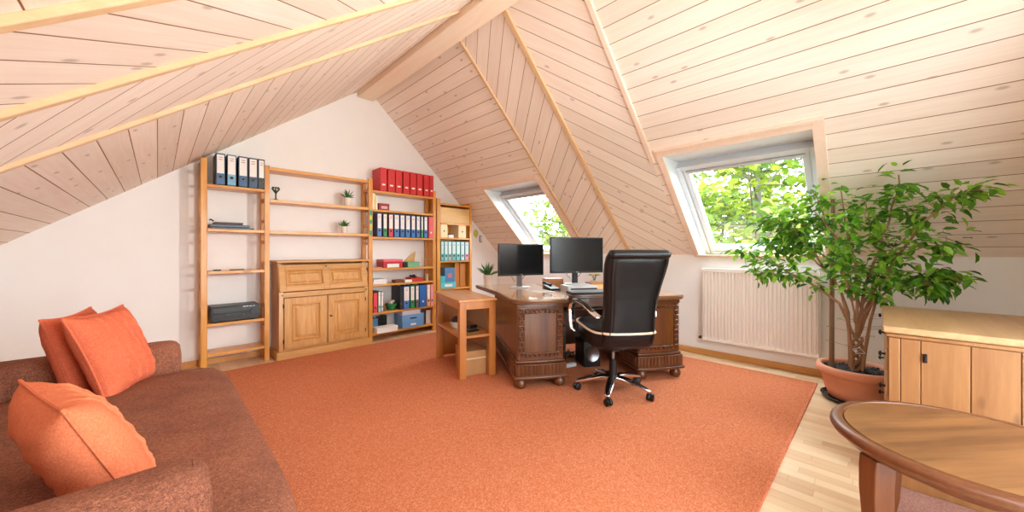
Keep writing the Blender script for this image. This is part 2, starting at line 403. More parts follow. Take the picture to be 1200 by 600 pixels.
# outer roof skin gives the ceiling its thickness
rf = MB()
def slab(p, ya, yb, sa, sb):
    rf.hexa([p(sa, ya, .05), p(sb, ya, .05), p(sb, yb, .05), p(sa, yb, .05), p(sa, ya, .26), p(sb, ya, .26), p(sb, yb, .26), p(sa, yb, .26)])
for ya, yb in ((Y0-.2, W1[0]-.03), (W1[1]+.03, W2[0]-.03), (W2[1]+.03, Y1+.2)): slab(pR, ya, yb, 0, sRe+.3)
for a, b in (W1, W2): slab(pR, a-.03, b+.03, 0, ST-.02)
for ya, yb in ((Y0-.2, W3[0]-.03), (W3[1]+.03, Y1+.2)): slab(pL, ya, yb, 0, sLe+.3)
slab(pL, W3[0]-.03, W3[1]+.03, 0, S3[0]-.04); slab(pL, W3[0]-.03, W3[1]+.03, S3[1]+.04, sLe+.3)
struct('roof', rf, plain('roof_felt', (120, 90, 70), .9), smooth=0)

struct('ridge_beam', bx(1.925, 2.14, Y0+.002, Y1-.002, 3.275, 3.385), 'beam', bevel=.006)
# trims between the board fields
def trim(i, side, y, wd, th, mat, sa=.10, sb=None):
    p = pR if side == 'R' else pL; sb = sb or (sRe if side == 'R' else sLe)
    m = MB(); m.hexa([p(sa, y-wd/2, -th), p(sb, y-wd/2, -th), p(sb, y+wd/2, -th), p(sa, y+wd/2, -th),
                      p(sa, y-wd/2, .003), p(sb, y-wd/2, .003), p(sb, y+wd/2, .003), p(sa, y+wd/2, .003)])
    struct('trim_%d' % i, m, mat, bevel=.005)
trim(1, 'R', 2.96, .03, .022, 'trim', .12, sRe); trim(2, 'R', 2.31, .05, .024, 'trim_gold', .12); trim(3, 'R', 1.575, .045, .022, 'casing', .12, ST+.05)
trim(4, 'L', 2.63, .036, .020, 'trim', .15); trim(5, 'L', 1.975, .036, .022, 'trim_gold', .15); trim(6, 'L', 1.39, .04, .022, 'trim_gold', .15)
for n, b in (('right', (XR-.018, XR, Y0, Y1)), ('left', (XL, XL+.018, Y0, Y1)), ('back', (XL+.018, XR-.018, Y1-.018, Y1))):
    struct('baseboard_'+n, bx(*b, 0, .066), 'base', bevel=.004)
struct('baseboard_front', bx(DX1+.06, XR-.018, Y0, Y0+.018, 0, .066), 'base', bevel=.004)

# skylights
def frame_T(p):
    o = Vector(p(0, 0)); a = Vector(p(1, 0))-o; n = Vector(p(0, 0, 1))-o
    m = Matrix((( 0, a.x, n.x, o.x), (1, 0, 0, 0), (0, a.z, n.z, o.z), (0, 0, 0, 1)))
    return m                                   # (y, s, n) -> world
TR, TL = frame_T(pR), frame_T(pL)
def sash_set(root, Tm, y0, y1, s0, s1):
    f = MB(); k = .048
    for q in ((y0, y0+k, s0, s1), (y1-k, y1, s0, s1), (y0+k, y1-k, s0, s0+k), (y0+k, y1-k, s1-k, s1)): f.box(q[0], q[1], q[2], q[3], .15, .262, T=Tm)
    fr = obj('window_frame', f, 'white', root, bevel=.004)
    a, b, c, d = y0+k+.004, y1-k-.004, s0+k+.004, s1-k-.004; k2 = .052
    f = MB()
    for q in ((a, a+k2, c, d), (b-k2, b, c, d), (a+k2, b-k2, c, c+k2), (a+k2, b-k2, d-k2, d)): f.box(q[0], q[1], q[2], q[3], .172, .25, T=Tm)
    sa = obj('sash', f, 'white', root, bevel=.006)
    obj('pane', bx(a+k2-.006, b-k2+.006, c+k2-.006, d-k2+.006, .208, .214, T=Tm), 'glass', sa, smooth=0)
    f = MB(); f.box(a+.03, b-.03, c+.008, c+.038, .146, .17, T=Tm)
    for t in (.25, .5, .75):
        yy = a+(b-a)*t; f.box(yy-.006, yy+.006, c+.002, c+.046, .142, .172, T=Tm)
    obj('ventilation_bar', f, 'grey_rail', root, bevel=.003)
def skylight(i, y0, y1, casing):
    root = bpy.data.objects.new('window_%d' % i, None); COL.objects.link(root); root['kind'] = 'structure'
    xt, zt = 3.475, 2.111; xo = xt+.27*1.3711/.938; zb = 1.15; xbi, xbo = XR, XR+.27*1.3711/.938
    l = MB()
    for ys, ye in ((y0-.02, y0), (y1, y1+.02)):
        for k in range(3):                     # three boards a side, joints parallel to the slope
            t0, t1 = k/3+(.006 if k else 0), (k+1)/3
            P = [(xt+(xo-xt)*t0, zt), (xt+(xo-xt)*t1, zt), (xbi+(xbo-xbi)*t1, zb), (xbi+(xbo-xbi)*t0, zb)]
            l.hexa([(a, ys, z) for a, z in P]+[(a, ye, z) for a, z in P])
    l.box(xt, xo, y0-.02, y1+.02, zt, zt+.02)
    obj('lining', l, 'white_board', root, bevel=.002)
    b = MB(); b.box(XR-.04, xbo, y0-.045, y1+.045, zb-.021, zb+.001)
    obj('window_sill', b, 'trim_gold', root, bevel=.004)
    sash_set(root, TR, y0, y1, 2.215, 3.53)
    c = MB()
    for q in casing: c.box(q[0], q[1], q[2], q[3], -q[4], .002, T=TR)
    obj('casing', c, 'casing', root, bevel=.003)
    return root
skylight(1, W1[0], W1[1], [(W1[0]-.072, W1[0], ST-.06, sRe, .018), (W1[1], W1[1]+.06, ST-.06, sRe, .018), (W1[0], W1[1], ST-.06, ST, .018), (W1[0]-.072, W1[1]+.07, ST-.085, ST-.06, .034)])
skylight(2, W2[0], W2[1], [(W2[0]-.085, W2[0], ST-.05, sRe, .014), (W2[1], W2[1]+.045, ST-.05, sRe, .014), (W2[0], W2[1], ST-.05, ST, .014), (W2[0]-.08, W2[1]+.055, ST-.072, ST-.05, .036)])
root = bpy.data.objects.new('window_3', None); COL.objects.link(root); root['kind'] = 'structure'  # unseen skylight added in the left slope as fill light
l = MB()
for y in (W3[0]-.02, W3[1]): l.box(y, y+.02, S3[0]-.02, S3[1]+.02, 0, .27, T=TL)
for s in (S3[0]-.02, S3[1]): l.box(W3[0], W3[1], s, s+.02, 0, .27, T=TL)
obj('lining', l, 'white_board', root); sash_set(root, TL, W3[0], W3[1], S3[0], S3[1])
c = MB()
for q in ((W3[0]-.06, W3[0], S3[0]-.06, S3[1]+.06), (W3[1], W3[1]+.06, S3[0]-.06, S3[1]+.06), (W3[0], W3[1], S3[0]-.06, S3[0]), (W3[0], W3[1], S3[1], S3[1]+.06)): c.box(*q, -.018, .002, T=TL)
obj('casing', c, 'casing', root, bevel=.003)
# glazed door put into the wall behind the camera to light the room
root = bpy.data.objects.new('added_door', None); COL.objects.link(root); root['kind'] = 'structure'
f = MB(); f.box(DX0, DX0+.06, Y0-.14, Y0-.06, 0, DZ); f.box(DX1-.06, DX1, Y0-.14, Y0-.06, 0, DZ); f.box(DX0, DX1, Y0-.14, Y0-.06, DZ-.06, DZ)
obj('door_frame', f, 'white', root, bevel=.004)
n = 3; wd = (DX1-DX0-.12)/n
for k in range(n):
    a = DX0+.06+k*wd; b = a+wd; f = MB()
    for q in ((a+.003, a+.073, 0.01, DZ-.065), (b-.073, b-.003, .01, DZ-.065), (a+.073, b-.073, .01, .12), (a+.073, b-.073, DZ-.135, DZ-.065)): f.box(q[0], q[1], Y0-.13, Y0-.07, q[2], q[3])
    d = obj('door_leaf', f, 'white', root, bevel=.004)
    obj('pane', bx(a+.07, b-.07, Y0-.105, Y0-.099, .115, DZ-.13), 'glass', d, smooth=0)
    h = MB(); h.cyl((a+.04, Y0-.07, 1.05), (a+.04, Y0-.03, 1.05), .008); h.cyl((a+.04, Y0-.035, 1.05), (a+.15, Y0-.035, 1.05), .008)
    obj('door_handle', h, 'steel', d)

root = bpy.data.objects.new('window_4', None); COL.objects.link(root); root['kind'] = 'structure'  # unseen window added above the door to let in more light
f = MB()
for q in ((GX0, GX0+.05, GA, GB), (GX1-.05, GX1, GA, GB), (GX0+.05, GX1-.05, GA, GA+.05), (GX0+.05, GX1-.05, GB-.05, GB), (2.03, 2.07, GA+.05, GB-.05)): f.box(q[0], q[1], Y0-.13, Y0-.07, q[2], q[3])
fr = obj('window_frame', f, 'white', root, bevel=.004); obj('pane', bx(GX0+.045, GX1-.045, Y0-.105, Y0-.099, GA+.045, GB-.045), 'glass', fr, smooth=0)
# unseen pale slab added outside, bounces skylight through the door onto the ceiling
struct('bounce_slab', bx(-3., 6.5, -6.5, Y0-.2, -.25, -.04), plain('pale_bounce_slab', (232, 230, 226), .8, var=.03), smooth=0)
# ------------------------------------------------------------------ outside
GZ = -2.9
struct('lawn', bx(-40, 60, -40, 60, GZ-.3, GZ), 'lawn', smooth=0)
def tree(x, y, h, rad, nleaf, label, size, seed, zc=.62, sq=1.0):
    rnd = random.Random(seed); t = thing('garden_tree', label, 'tree', (x, y, GZ), 0)
    tr = MB(); lf = MB(); top = Vector((rnd.uniform(-.3, .3), rnd.uniform(-.3, .3), h*.9)); base = Vector((0, 0, 0))
    tr.tube([base, top*.3+Vector((.1, .05, 0)), top*.6, top], [h*.024, h*.018, h*.012, .01], 8)
    tips = []
    for i in range(46):
        f = rnd.uniform(.22, .92); p0 = top*f; a = rnd.uniform(0, 6.283); el = rnd.uniform(.15, .9)
        L = rad*rnd.uniform(.55, 1.05)*(1.1-abs(f-.55))
        d = Vector((math.cos(a)*math.cos(el), math.sin(a)*math.cos(el)*sq, math.sin(el)))
        p1 = p0+d*L*.5+Vector((0, 0, -.05*L)); p2 = p0+d*L+Vector((0, 0, .04*L))
        tr.tube([p0, p1, p2], [.035, .022, .008], 5); tips.append((p0, p1, p2, L))
        for k in range(3):
            b = p0+(p2-p0)*rnd.uniform(.4, .95); e = b+Vector((rnd.uniform(-1, 1), rnd.uniform(-1, 1), rnd.uniform(-.4, .9)))*L*.3
            tr.tube([b, e], [.012, .005], 4); tips.append((b, (b+e)/2, e, L*.4))
    for k in range(nleaf):
        p0, p1, p2, L = tips[rnd.randrange(len(tips))]; f = rnd.uniform(.25, 1.08)
        p = p0+(p2-p0)*f+Vector((rnd.gauss(0, 1), rnd.gauss(0, 1), rnd.gauss(0, .8)))*(.10+.12*L)
        d = Vector((rnd.uniform(-1, 1), rnd.uniform(-1, 1), rnd.uniform(-.8, .4)))
        s = size*rnd.uniform(.7, 1.3); lf.tri_leaf(p, d, Vector((rnd.uniform(-.6, .6), rnd.uniform(-.6, .6), 1)), s, s*.75)
    obj('trunk', tr, 'tree_bark', t); obj('foliage', lf, 'tree_leaf', t, smooth=0, recalc=False)
tree(10.2, 2.0, 8.6, 3.3, 4600, 'broad leafy tree filling the view through the larger skylight', .21, 3)
tree(10.5, 7.6, 7.6, 2.6, 2800, 'airy leafy tree outside the smaller skylight behind the monitors', .20, 5)
tree(17, 4.6, 6.6, 3.4, 3200, 'lower leafy tree standing behind the broad one by the larger skylight', .3, 11)
tree(17, -.6, 6.4, 3.2, 3000, 'lower leafy tree far outside the larger skylight, nearest the potted fig', .3, 12)
tree(17.5, 12.5, 6.2, 3.2, 3000, 'low distant tree outside the smaller skylight', .3, 13)

# ------------------------------------------------------------------ light and camera
wd = bpy.data.worlds.new('overcast_sky'); SC.world = wd; wd.use_nodes = True
nt = wd.node_tree; bg = nt.nodes['Background']
tc = N(nt, 'ShaderNodeTexCoord'); sp = N(nt, 'ShaderNodeSeparateXYZ'); nt.links.new(tc.outputs['Generated'], sp.inputs[0])
cl = noise(nt, tc.outputs['Generated'], 3., 4, .5)
sky = ramp(nt, sp.outputs[2], [(0, (.90, .96, 1, 1)), (.5, (.84, .93, 1, 1)), (1, (.76, .88, 1, 1))])
nt.links.new(mixc(nt, math_node(nt, 'MULTIPLY', cl, .5), sky, (1, 1, 1, 1)), bg.inputs[0]); bg.inputs[1].default_value = SKY
def portal(name, Tm, y0, y1, s0, s1, n):
    a, b, c = (Tm @ Vector((y0, s0, n))), (Tm @ Vector((y1, s0, n))), (Tm @ Vector((y0, s1, n)))
    L = bpy.data.lights.new(name, 'AREA'); L.shape = 'RECTANGLE'; L.size = (b-a).length; L.size_y = (c-a).length; L.cycles.is_portal = True
    o = bpy.data.objects.new(name, L); COL.objects.link(o)
    ux = (b-a).normalized(); uy = (c-a).normalized(); uz = ux.cross(uy)
    ctr = (b+c)/2; room = Vector((1.8, 2, 1.4))
    if (room-ctr).dot(-uz) < 0: ux, uz = -ux, -uz
    o.matrix_world = Matrix(((ux.x, uy.x, uz.x, ctr.x), (ux.y, uy.y, uz.y, ctr.y), (ux.z, uy.z, uz.z, ctr.z), (0, 0, 0, 1)))
portal('daylight_large_skylight', TR, W1[0], W1[1], 2.2, 3.53, .275)
portal('daylight_small_skylight', TR, W2[0], W2[1], 2.2, 3.53, .275)
portal('daylight_added_skylight', TL, W3[0], W3[1], S3[0], S3[1], .275)
TD0 = TD = Matrix(((1, 0, 0, 0), (0, 0, -1, Y0-.15), (0, 1, 0, 0), (0, 0, 0, 1)))
portal('daylight_added_strip', TD0, GX0, GX1, GA, GB, 0)
portal('daylight_added_door', TD, DX0, DX1, 0.02, DZ, 0)

cd = bpy.data.cameras.new('camera'); cam = bpy.data.objects.new('camera', cd); COL.objects.link(cam); SC.camera = cam
cam.location = (0, 0, 1.2); cam.rotation_euler = (R(90), 0, R(-44.491))
cd.sensor_width = 36; cd.lens = 36*422.43/1200; cd.shift_y = -(300-293.5)/1200; cd.clip_start = .02; cd.clip_end = 200
SC.view_settings.view_transform = 'Standard'; SC.view_settings.look = 'None'; SC.view_settings.gamma = 1
SC.view_settings.use_curve_mapping = False; SC.view_settings.exposure = EXPO
SC.cycles.max_bounces = 14; SC.cycles.diffuse_bounces = 8; SC.cycles.glossy_bounces = 4; SC.cycles.transparent_max_bounces = 12; SC.cycles.transmission_bounces = 6
SC.cycles.sample_clamp_indirect = 6; SC.cycles.use_denoising = True; SC.cycles.caustics_reflective = False; SC.cycles.caustics_refractive = False
# unseen fill pendant, a frosted globe added behind the camera to brighten the ceiling
pt = thing('fill_pendant', 'added fill pendant, a white frosted globe hanging from the sloping boards near the added door', 'lamp', (.55, -.52, 2.315))
pm = MB(); pm.lathe([(0, 0), (.055, 0), (.05, -.03), (.012, -.045), (0, -.045)], seg=20); obj('ceiling_rose', pm, 'white', pt)
pm = MB(); pm.tube([(0, 0, -.04), (0, 0, -.24)], .004, 6); obj('cord', pm, 'black', pt)
gm, gnt, gb = new_mat('fill_globe_glow'); gb.inputs['Emission Color'].default_value = (.93, .96, 1, 1); gb.inputs['Emission Strength'].default_value = FILL_LAMP
pm = MB(); pm.sphere((0, 0, -.42), .19, 24); obj('fill_globe', pm, gm, pt)

# unseen fill spotlight, added to brighten the far slope and gable
ws = thing('fill_spotlight', 'added white fill spotlight mounted beside the added door', 'lamp', (3.25, Y0, 1.72))
m = MB(); m.cyl((0, .001, 0), (0, .02, 0), .05, seg=24); obj('wall_plate', m, 'white', ws)
m = MB(); m.tube([(0, .02, 0), (0, .06, .01)], .008, 8); obj('joint', m, 'white', ws)
aim = (Vector((.1, 3.4, 2.35))-Vector((3.25, Y0+.10, 1.73))).normalized(); o0 = Vector((0, .10, .01))
m = MB(); m.tube([o0-aim*.06, o0-aim*.04, o0+aim*.02, o0+aim*.05], [.02, .04, .05, .052], 24, cap=False); obj('lamp_head', m, 'white', ws)
ld = bpy.data.lights.new('fill_spot_bulb', 'SPOT'); ld.energy = SPOT; ld.spot_size = R(82); ld.spot_blend = 1.; ld.shadow_soft_size = .045; ld.color = (1, .98, .95)
lo = bpy.data.objects.new('fill_spot_bulb', ld); COL.objects.link(lo); lo.parent = ws; lo.location = o0+aim*.055; lo.rotation_euler = aim.to_track_quat('-Z', 'Y').to_euler()
# ------------------------------------------------------------------ sofa and cushions
sf = thing('sofa', 'brown chenille sofa with rolled arms along the low side of the room', 'sofa', (-.25, 2.2, .0118))
def W(o, x, y, z=0): return (x-o.location.x, y-o.location.y, z-o.location.z)
# local frame: x towards the room, y along the sofa
obj('base', bx(-.60, .50, -1.02, .98, .06, .30), 'sofa', sf, bevel=.05, seg=4)
def seat_f(u, v):                                   # domed seat pad with a rolled front
    a, b = u*2*math.pi, v
    ca, sa = math.cos(a), math.sin(a); k = 9.
    rr = (abs(ca)**k+abs(sa)**k)**(-1/k)
    ph = (v-.5)*math.pi; rad = max(math.cos(ph), 0)**.30; h = math.copysign(abs(math.sin(ph))**.75, ph)
    x, y = rr*ca*rad, rr*sa*rad
    dome = .028*(1-min(1, x*x))*(1-min(1, y*y)) if h > 0 else 0
    return (-.03+x*.61, -.03+y*1.05, .350+h*.095+dome)
sm = MB(); sm.loft([[seat_f(i/72, .004+.992*j/24) for i in range(72)] for j in range(25)])
obj('seat', sm, 'sofa', sf, smooth=80)
pp = MB(); pp.tube([seat_f(i/72, .42) for i in range(73)], .006, 6); obj('seat_piping', pp, 'sofa', sf)
def arm(y):
    m = MB(); prof = []
    rings = []
    xs = [-.62, -.60, -.3, .1, .25, .305, .332, .350, .356]; sc = [.9, 1, 1, 1, 1.02, 1.0, .92, .72, .30]
    for x, q in zip(xs, sc):
        rings.append([(x, y+.112*q*math.copysign(abs(math.cos(t))**.8, math.cos(t)), .505+.118*q*math.copysign(abs(math.sin(t))**.8, math.sin(t))) for t in [2*math.pi*k/28 for k in range(28)]])
    m.loft(rings); a = obj('armrest', m, 'sofa', sf, smooth=80)
    m = MB(); m.tube([(.318, y+.106*math.cos(t), .505+.112*math.sin(t)) for t in [2*math.pi*k/28 for k in range(29)]], .005, 6)
    obj('arm_piping', m, 'sofa', a)
arm(-.915); arm(.905)
m = MB(); Tb = Matrix.Translation((-.62, -.02, .62)) @ Matrix.Rotation(R(-14), 4, 'Y')
m.box(-.10, .10, -.82, .82, -.25, .24, T=Tb); obj('backrest', m, 'sofa', sf, bevel=.085, seg=5)
obj('back_frame', bx(-.78, -.60, -1.0, .96, .06, .62), 'sofa', sf, bevel=.05, seg=4)
for x in (-.68, .40):
    for y in (-.93, .89):
        m = MB(); m.cyl((x, y, 0), (x, y, .08), .022, .03, 14); obj('leg', m, 'walnut', sf)

def cushion(label, P, U, V, half, thick, mat='pillow', tucks=(-.45, -.12, .2, .5)):
    """P centre, U along the bottom edge, V up the face; front face towards U x V."""
    U = Vector(U).normalized(); V = Vector(V); V = (V-U*V.dot(U)).normalized(); Nn = U.cross(V)
    c = thing('cushion', label, 'cushion', P, 0, 'orange sofa cushions')
    def f(sgn):
        def g(u, v):
            u, v = u*2-1, v*2-1
            x = u*half*(1-.09*(1-v*v)); y = v*half*(1-.09*(1-u*u))
            t = thick*((1-u**4)*(1-v**4))**.55
            t += .004*math.sin(u*9+v*5)*(1-u*u)*(1-v*v)+.003*math.sin(v*21+u*3)*(1-u*u)
            if sgn > 0:
                for k in tucks:
                    d = u-k-.02*math.sin(v*7+k*9)-.10*(v*v)*k
                    t += (.010*math.exp(-(d/.018)**2)-.020*math.exp(-((d-.045)/.018)**2))*min(1, (1-v*v)*6)
            return U*x+V*y+Nn*(t*sgn)
        return g
    m = MB(); m.grid(120, 28, f(1)); m.grid(120, 28, f(-1)); bmesh.ops.remove_doubles(m.bm, verts=m.bm.verts[:], dist=.0006)
    b = obj('cover', m, mat, c, smooth=70)
    q = []
    for i in range(41): q.append((-1+i/20, -1))
    for i in range(1, 41): q.append((1, -1+i/20))
    for i in range(1, 41): q.append((1-i/20, 1))
    for i in range(1, 41): q.append((-1, 1-i/20))
    m = MB(); m.tube([U*(u*half*(1-.09*(1-v*v)))+V*(v*half*(1-.09*(1-u*u))) for u, v in q], .0055, 6)
    obj('seam', m, mat, b)
    return c
cushion('orange pintucked cushion leaning on the far arm of the brown sofa', (-.165, 2.91, .655), (.375, .927, 0), (-.12, .05, .36), .235, .075)
cushion('orange cushion half hidden behind the pintucked one at the far sofa arm', (-.29, 3.06, .635), (.26, .97, 0), (-.24, .02, .9), .235, .07)
cushion('apricot cushion tilted against the near arm of the brown sofa', (-.16, 1.73, .575), (-.30, .95, .0), (-.36, -.14, .9), .228, .09, 'pillow_light')

# ------------------------------------------------------------------ round coffee table
ct = thing('coffee_table', 'round brown coffee table with thick moulded rim beside the pine chest', 'table', (2.025, -.24, .0085), R(-40.9))
m = MB(); m.lathe([(0, .500), (.338, .500), (.340, .517), (.3405, .520), (.0, .5205)], seg=72); obj('table_top', m, 'table', ct, smooth=30)
m = MB(); m.lathe([(.30, .462), (.345, .462), (.356, .466), (.360, .476), (.368, .482), (.379, .488), (.385, .498), (.383, .510), (.376, .518), (.362, .522), (.347, .5215), (.3435, .516), (.338, .512), (.338, .470), (.30, .470)], seg=96)
obj('rim', m, 'table_rim', ct, smooth=50)
m = MB(); m.lathe([(.22, .41), (.235, .41), (.235, .465), (.22, .465)], seg=48); obj('apron', m, 'table_rim', ct)
for k in range(4):
    Tk = Matrix.Rotation(R(81.9+90*k), 4, 'Z'); m = MB(); rings = []
    for z, o_, h in ((0, .345, .022), (.03, .34, .025), (.12, .327, .028), (.24, .322, .031), (.34, .327, .033), (.42, .325, .034), (.461, .322, .034)):
        rings.append([Tk @ Vector(p) for p in ((o_-h, -h, z), (o_+h, -h, z), (o_+h, h, z), (o_-h, h, z))])
    m.loft(rings); obj('leg', m, 'table_rim', ct, bevel=.005, seg=3)

# ------------------------------------------------------------------ pine chest beside the table
ch = thing('pine_chest', 'waxed pine chest with black knobs beside the potted fig', 'chest', (2.70, -.62, 0))
L_, D_, H_ = .96, .585, .776
m = MB(); m.box(0, L_, 0, D_, .05, H_); obj('carcass', m, 'old_pine', ch, bevel=.004)
m = MB(); m.box(-.022, L_+.02, -.005, D_+.022, H_, H_+.034); obj('top', m, 'old_pine_top', ch, bevel=.008, seg=3)
m = MB(); m.box(-.012, L_+.012, -.004, D_+.012, H_-.022, H_-.001); obj('cornice', m, 'old_pine', ch, bevel=.006)
m = MB(); m.box(-.014, L_+.014, -.004, D_+.014, 0, .075); obj('plinth', m, 'old_pine', ch, bevel=.006)
# end face towards the camera: stile and boarded door with a latch
for a, b in ((D_-.040, D_), (0, .04)): obj('stile', bx(-.008, 0, a, b, .08, H_-.024), 'old_pine', ch, bevel=.003)
for a, b, nm in ((D_-.108, D_-.043, 'end_board'), (D_-.262, D_-.1115, 'end_board'), (D_-.4, D_-.266, 'end_board'), (.043, D_-.404, 'end_board')):
    obj(nm, bx(-.006, 0, a, b, .08, H_-.024), 'old_pine', ch, bevel=.002)
lt = MB(); lt.box(-.016, -.006, D_-.131, D_-.117, H_-.128, H_-.085); lt.box(-.028, -.014, D_-.127, D_-.121, H_-.115, H_-.097); obj('latch', lt, 'iron', ch, bevel=.002)
# drawer fronts facing the window wall
zz = [(.10, .33), (.345, .555), (.57, .675), (.69, .785)]
for a, b in zz:
    d = obj('drawer', bx(.03, L_-.03, D_, D_+.010, a, b), 'old_pine_top', ch, bevel=.003)
    for x in (.10, L_-.14):
        k = MB(); k.cyl((x, D_+.008, (a+b)/2+.02), (x, D_+.026, (a+b)/2+.02), .006, .005, 12); k.lathe([(0, 0), (.013, .001), (.014, .006), (.008, .012), (0, .013)], seg=14)
        for v in k.bm.verts:
            if v.co.z < .05: v.co = Vector((x+v.co.x, D_+.025+v.co.z, (a+b)/2+.02+v.co.y))
        obj('knob', k, 'iron', d)

# ------------------------------------------------------------------ radiator
rd = thing('radiator', 'white panel radiator under the larger skylight', 'radiator', (4.42, .39, .18))
def rib(u, v):
    y = u*1.01; z = .012+v*.796; n = 30
    ph = (u*n) % 1; e = min(1, max(0, (z-.035)/.012), max(0, (.785-z)/.012)); e = max(0, min(1, (z-.035)/.012))*max(0, min(1, (.780-z)/.012))
    w = max(0, min(1, (abs(ph-.5)-.16)/.12))
    return (-.022+.025*(1-w)*e if .0 < u < 1 else -.022+.025*e, y, z)
m = MB(); 
us = []
for i in range(30):
    for q in (0, .22, .34, .66, .78): us.append((i+q)/30)
us.append(1.)
vs = [0, .03, .045, .06, .5, .955, .965, .98, 1.]
V = [[m.bm.verts.new(rib(u, v)) for v in vs] for u in us]
for i in range(len(us)-1):
    for j in range(len(vs)-1): m.face([V[i][j], V[i+1][j], V[i+1][j+1], V[i][j+1]])
m.box(.005, .012, 0, 1.01, .012, .808); obj('front_panel', m, 'radiator', rd, smooth=25)
obj('side_cover', bx(-.016, .055, -.006, 0, 0, .82), 'radiator', rd, bevel=.003); obj('side_cover', bx(-.016, .055, 1.01, 1.016, 0, .82), 'radiator', rd, bevel=.003)
m = MB(); m.box(-.008, .055, 0, 1.01, .812, .818)
for k in range(50): m.box(.0, .05, .01+k*.02, .022+k*.02, .818, .8215)
obj('top_grille', m, 'radiator', rd)
obj('back_panel', bx(.04, .052, .01, 1.0, .01, .80), 'radiator', rd)
for a in (.2, .78): obj('bracket', bx(.052, .079, a, a+.03, .3, .7), 'radiator', rd)
m = MB(); m.cyl((.03, 1.016, .03), (.03, 1.055, .03), .012, seg=14); m.cyl((.03, 1.045, .03), (.068, 1.045, .03), .009); m.cyl((.0, 1.045, .03), (.03, 1.045, .03), .016); obj('valve', m, 'brass', rd)

# ------------------------------------------------------------------ potted fig
fg = thing('potted_fig', 'tall weeping fig with braided trunks in a terracotta pot before the radiator end', 'plant', (3.97, .125, 0))
pot = MB(); pot.lathe([(0, .022), (.165, .022), (.172, .03), (.186, .075), (.188, .082), (.193, .084), (.218, .205), (.222, .21), (.236, .214), (.248, .225), (.252, .242), (.250, .262), (.240, .276), (.228, .280), (.216, .274), (.208, .262), (.206, .235), (0, .235)], seg=64)
po = obj('pot', pot, 'terracotta', fg, smooth=50)
m = MB(); m.lathe([(0, .001), (.195, .001), (.208, .010), (.222, .034), (.216, .036), (.20, .018), (0, .012)], seg=56); obj('saucer', m, 'black_satin', fg)
m = MB(); rnd = random.Random(4); m.lathe([(0, .20), (.205, .20), (.205, .236), (.12, .247), (0, .25)], seg=32)
for k in range(170):
    a, r_ = rnd.uniform(0, 6.28), .20*math.sqrt(rnd.random()); s_ = rnd.uniform(.008, .016); m.sphere((r_*math.cos(a), r_*math.sin(a), .247+.004*rnd.random()), (s_, s_*.8, s_*.6), 6)
obj('soil', m, 'soil', fg)
m = MB(); m.tube([(-.06, .145, .20), (-.03, .145, 1.0), (-.01, .14, 1.62)], [.017, .016, .014], 8); obj('support_stake', m, 'stake', fg)
tr = MB(); rnd = random.Random(9); tips = []
def limb(pts, r0, r1, leaves=1):
    n = len(pts); P = [Vector((p[0]-max(0, p[2]-.9)*.38, p[1], p[2])) for p in pts]; Q = []
    for a, b in zip(P, P[1:]):
        for k in range(4): Q.append(a.lerp(b, k/4)+Vector((rnd.gauss(0, .006), rnd.gauss(0, .006), 0)))
    Q.append(P[-1]); tr.tube(Q, [r0+(r1-r0)*i/(len(Q)-1) for i in range(len(Q))], 7)
    if leaves: tips.append((Q, leaves))
for k in range(3):                                   # braided stems
    ph = k*2.094; tr.tube([(.028*math.cos(ph+i*.55), .028*math.sin(ph+i*.55)-.005, .22+i*.017) for i in range(18)], [.014-.0002*i for i in range(18)], 7)
tr.tube([(.03, .035, .22), (.02, .04, .45), (.03, .05, .7), (.0, .09, .86)], [.015, .013, .011, .008], 7)
A = (0, 0, .50)
tr.tube([(-.02, -.03, .22), (-.03, -.05, .42), (-.02, -.08, .66), (.0, -.12, .86)], [.013, .012, .010, .008], 7)
tr.tube([(-.03, .02, .22), (-.04, .03, .45), (-.05, .06, .72), (-.04, .1, .92)], [.013, .012, .010, .008], 7)
limb([A, (-.08, .10, .78), (-.10, .26, .92), (-.12, .42, 1.02), (-.10, .60, 1.14), (-.12, .78, 1.20)], .012, .004, 1.1)
limb([(-.1, .26, .92), (-.16, .38, .98), (-.2, .50, 1.0), (-.22, .62, 1.02)], .006, .003, .9)
limb([(0, .05, .85), (-.05, .15, 1.0), (-.10, .28, 1.25), (-.12, .42, 1.42), (-.14, .52, 1.46)], .010, .004, 1.6)
limb([(-.05, .15, 1.0), (-.16, .25, 1.2), (-.24, .34, 1.36), (-.3, .46, 1.46)], .006, .003, 1.9)
limb([(-.10, .28, 1.25), (-.16, .36, 1.34), (-.2, .30, 1.5)], .005, .003, 1.8)
limb([(-.05, .15, 1.0), (-.08, .25, 1.12), (-.10, .45, 1.24), (-.1, .55, 1.26)], .006, .003, 1.5)
limb([(0, .02, .8), (-.02, .08, 1.1), (-.06, .16, 1.38), (-.06, .22, 1.66)], .011, .004, 1.7)
limb([(-.02, .08, 1.1), (-.14, .10, 1.3), (-.2, .22, 1.5)], .006, .003, 1.2)
limb([A, (.02, -.01, .95), (.05, .04, 1.3), (.05, .08, 1.68)], .012, .004, 1.4)
limb([A, (.02, -.06, .95), (.0, -.14, 1.25), (.0, -.20, 1.52), (-.02, -.22, 1.72)], .012, .004, 1.6)
limb([(0, -.14, 1.25), (-.08, -.08, 1.4), (-.1, -.06, 1.54)], .006, .003, 1.2)
limb([A, (-.03, -.10, .92), (-.05, -.22, 1.16), (-.06, -.36, 1.42), (-.08, -.46, 1.54), (-.1, -.56, 1.58)], .012, .004, 1.5)
limb([(-.05, -.22, 1.16), (-.12, -.34, 1.22), (-.16, -.46, 1.24)], .006, .003, 1.2)
limb([A, (-.04, -.10, .82), (-.10, -.24, .98), (-.16, -.38, 1.06), (-.2, -.5, 1.0)], .010, .003, 1.5)
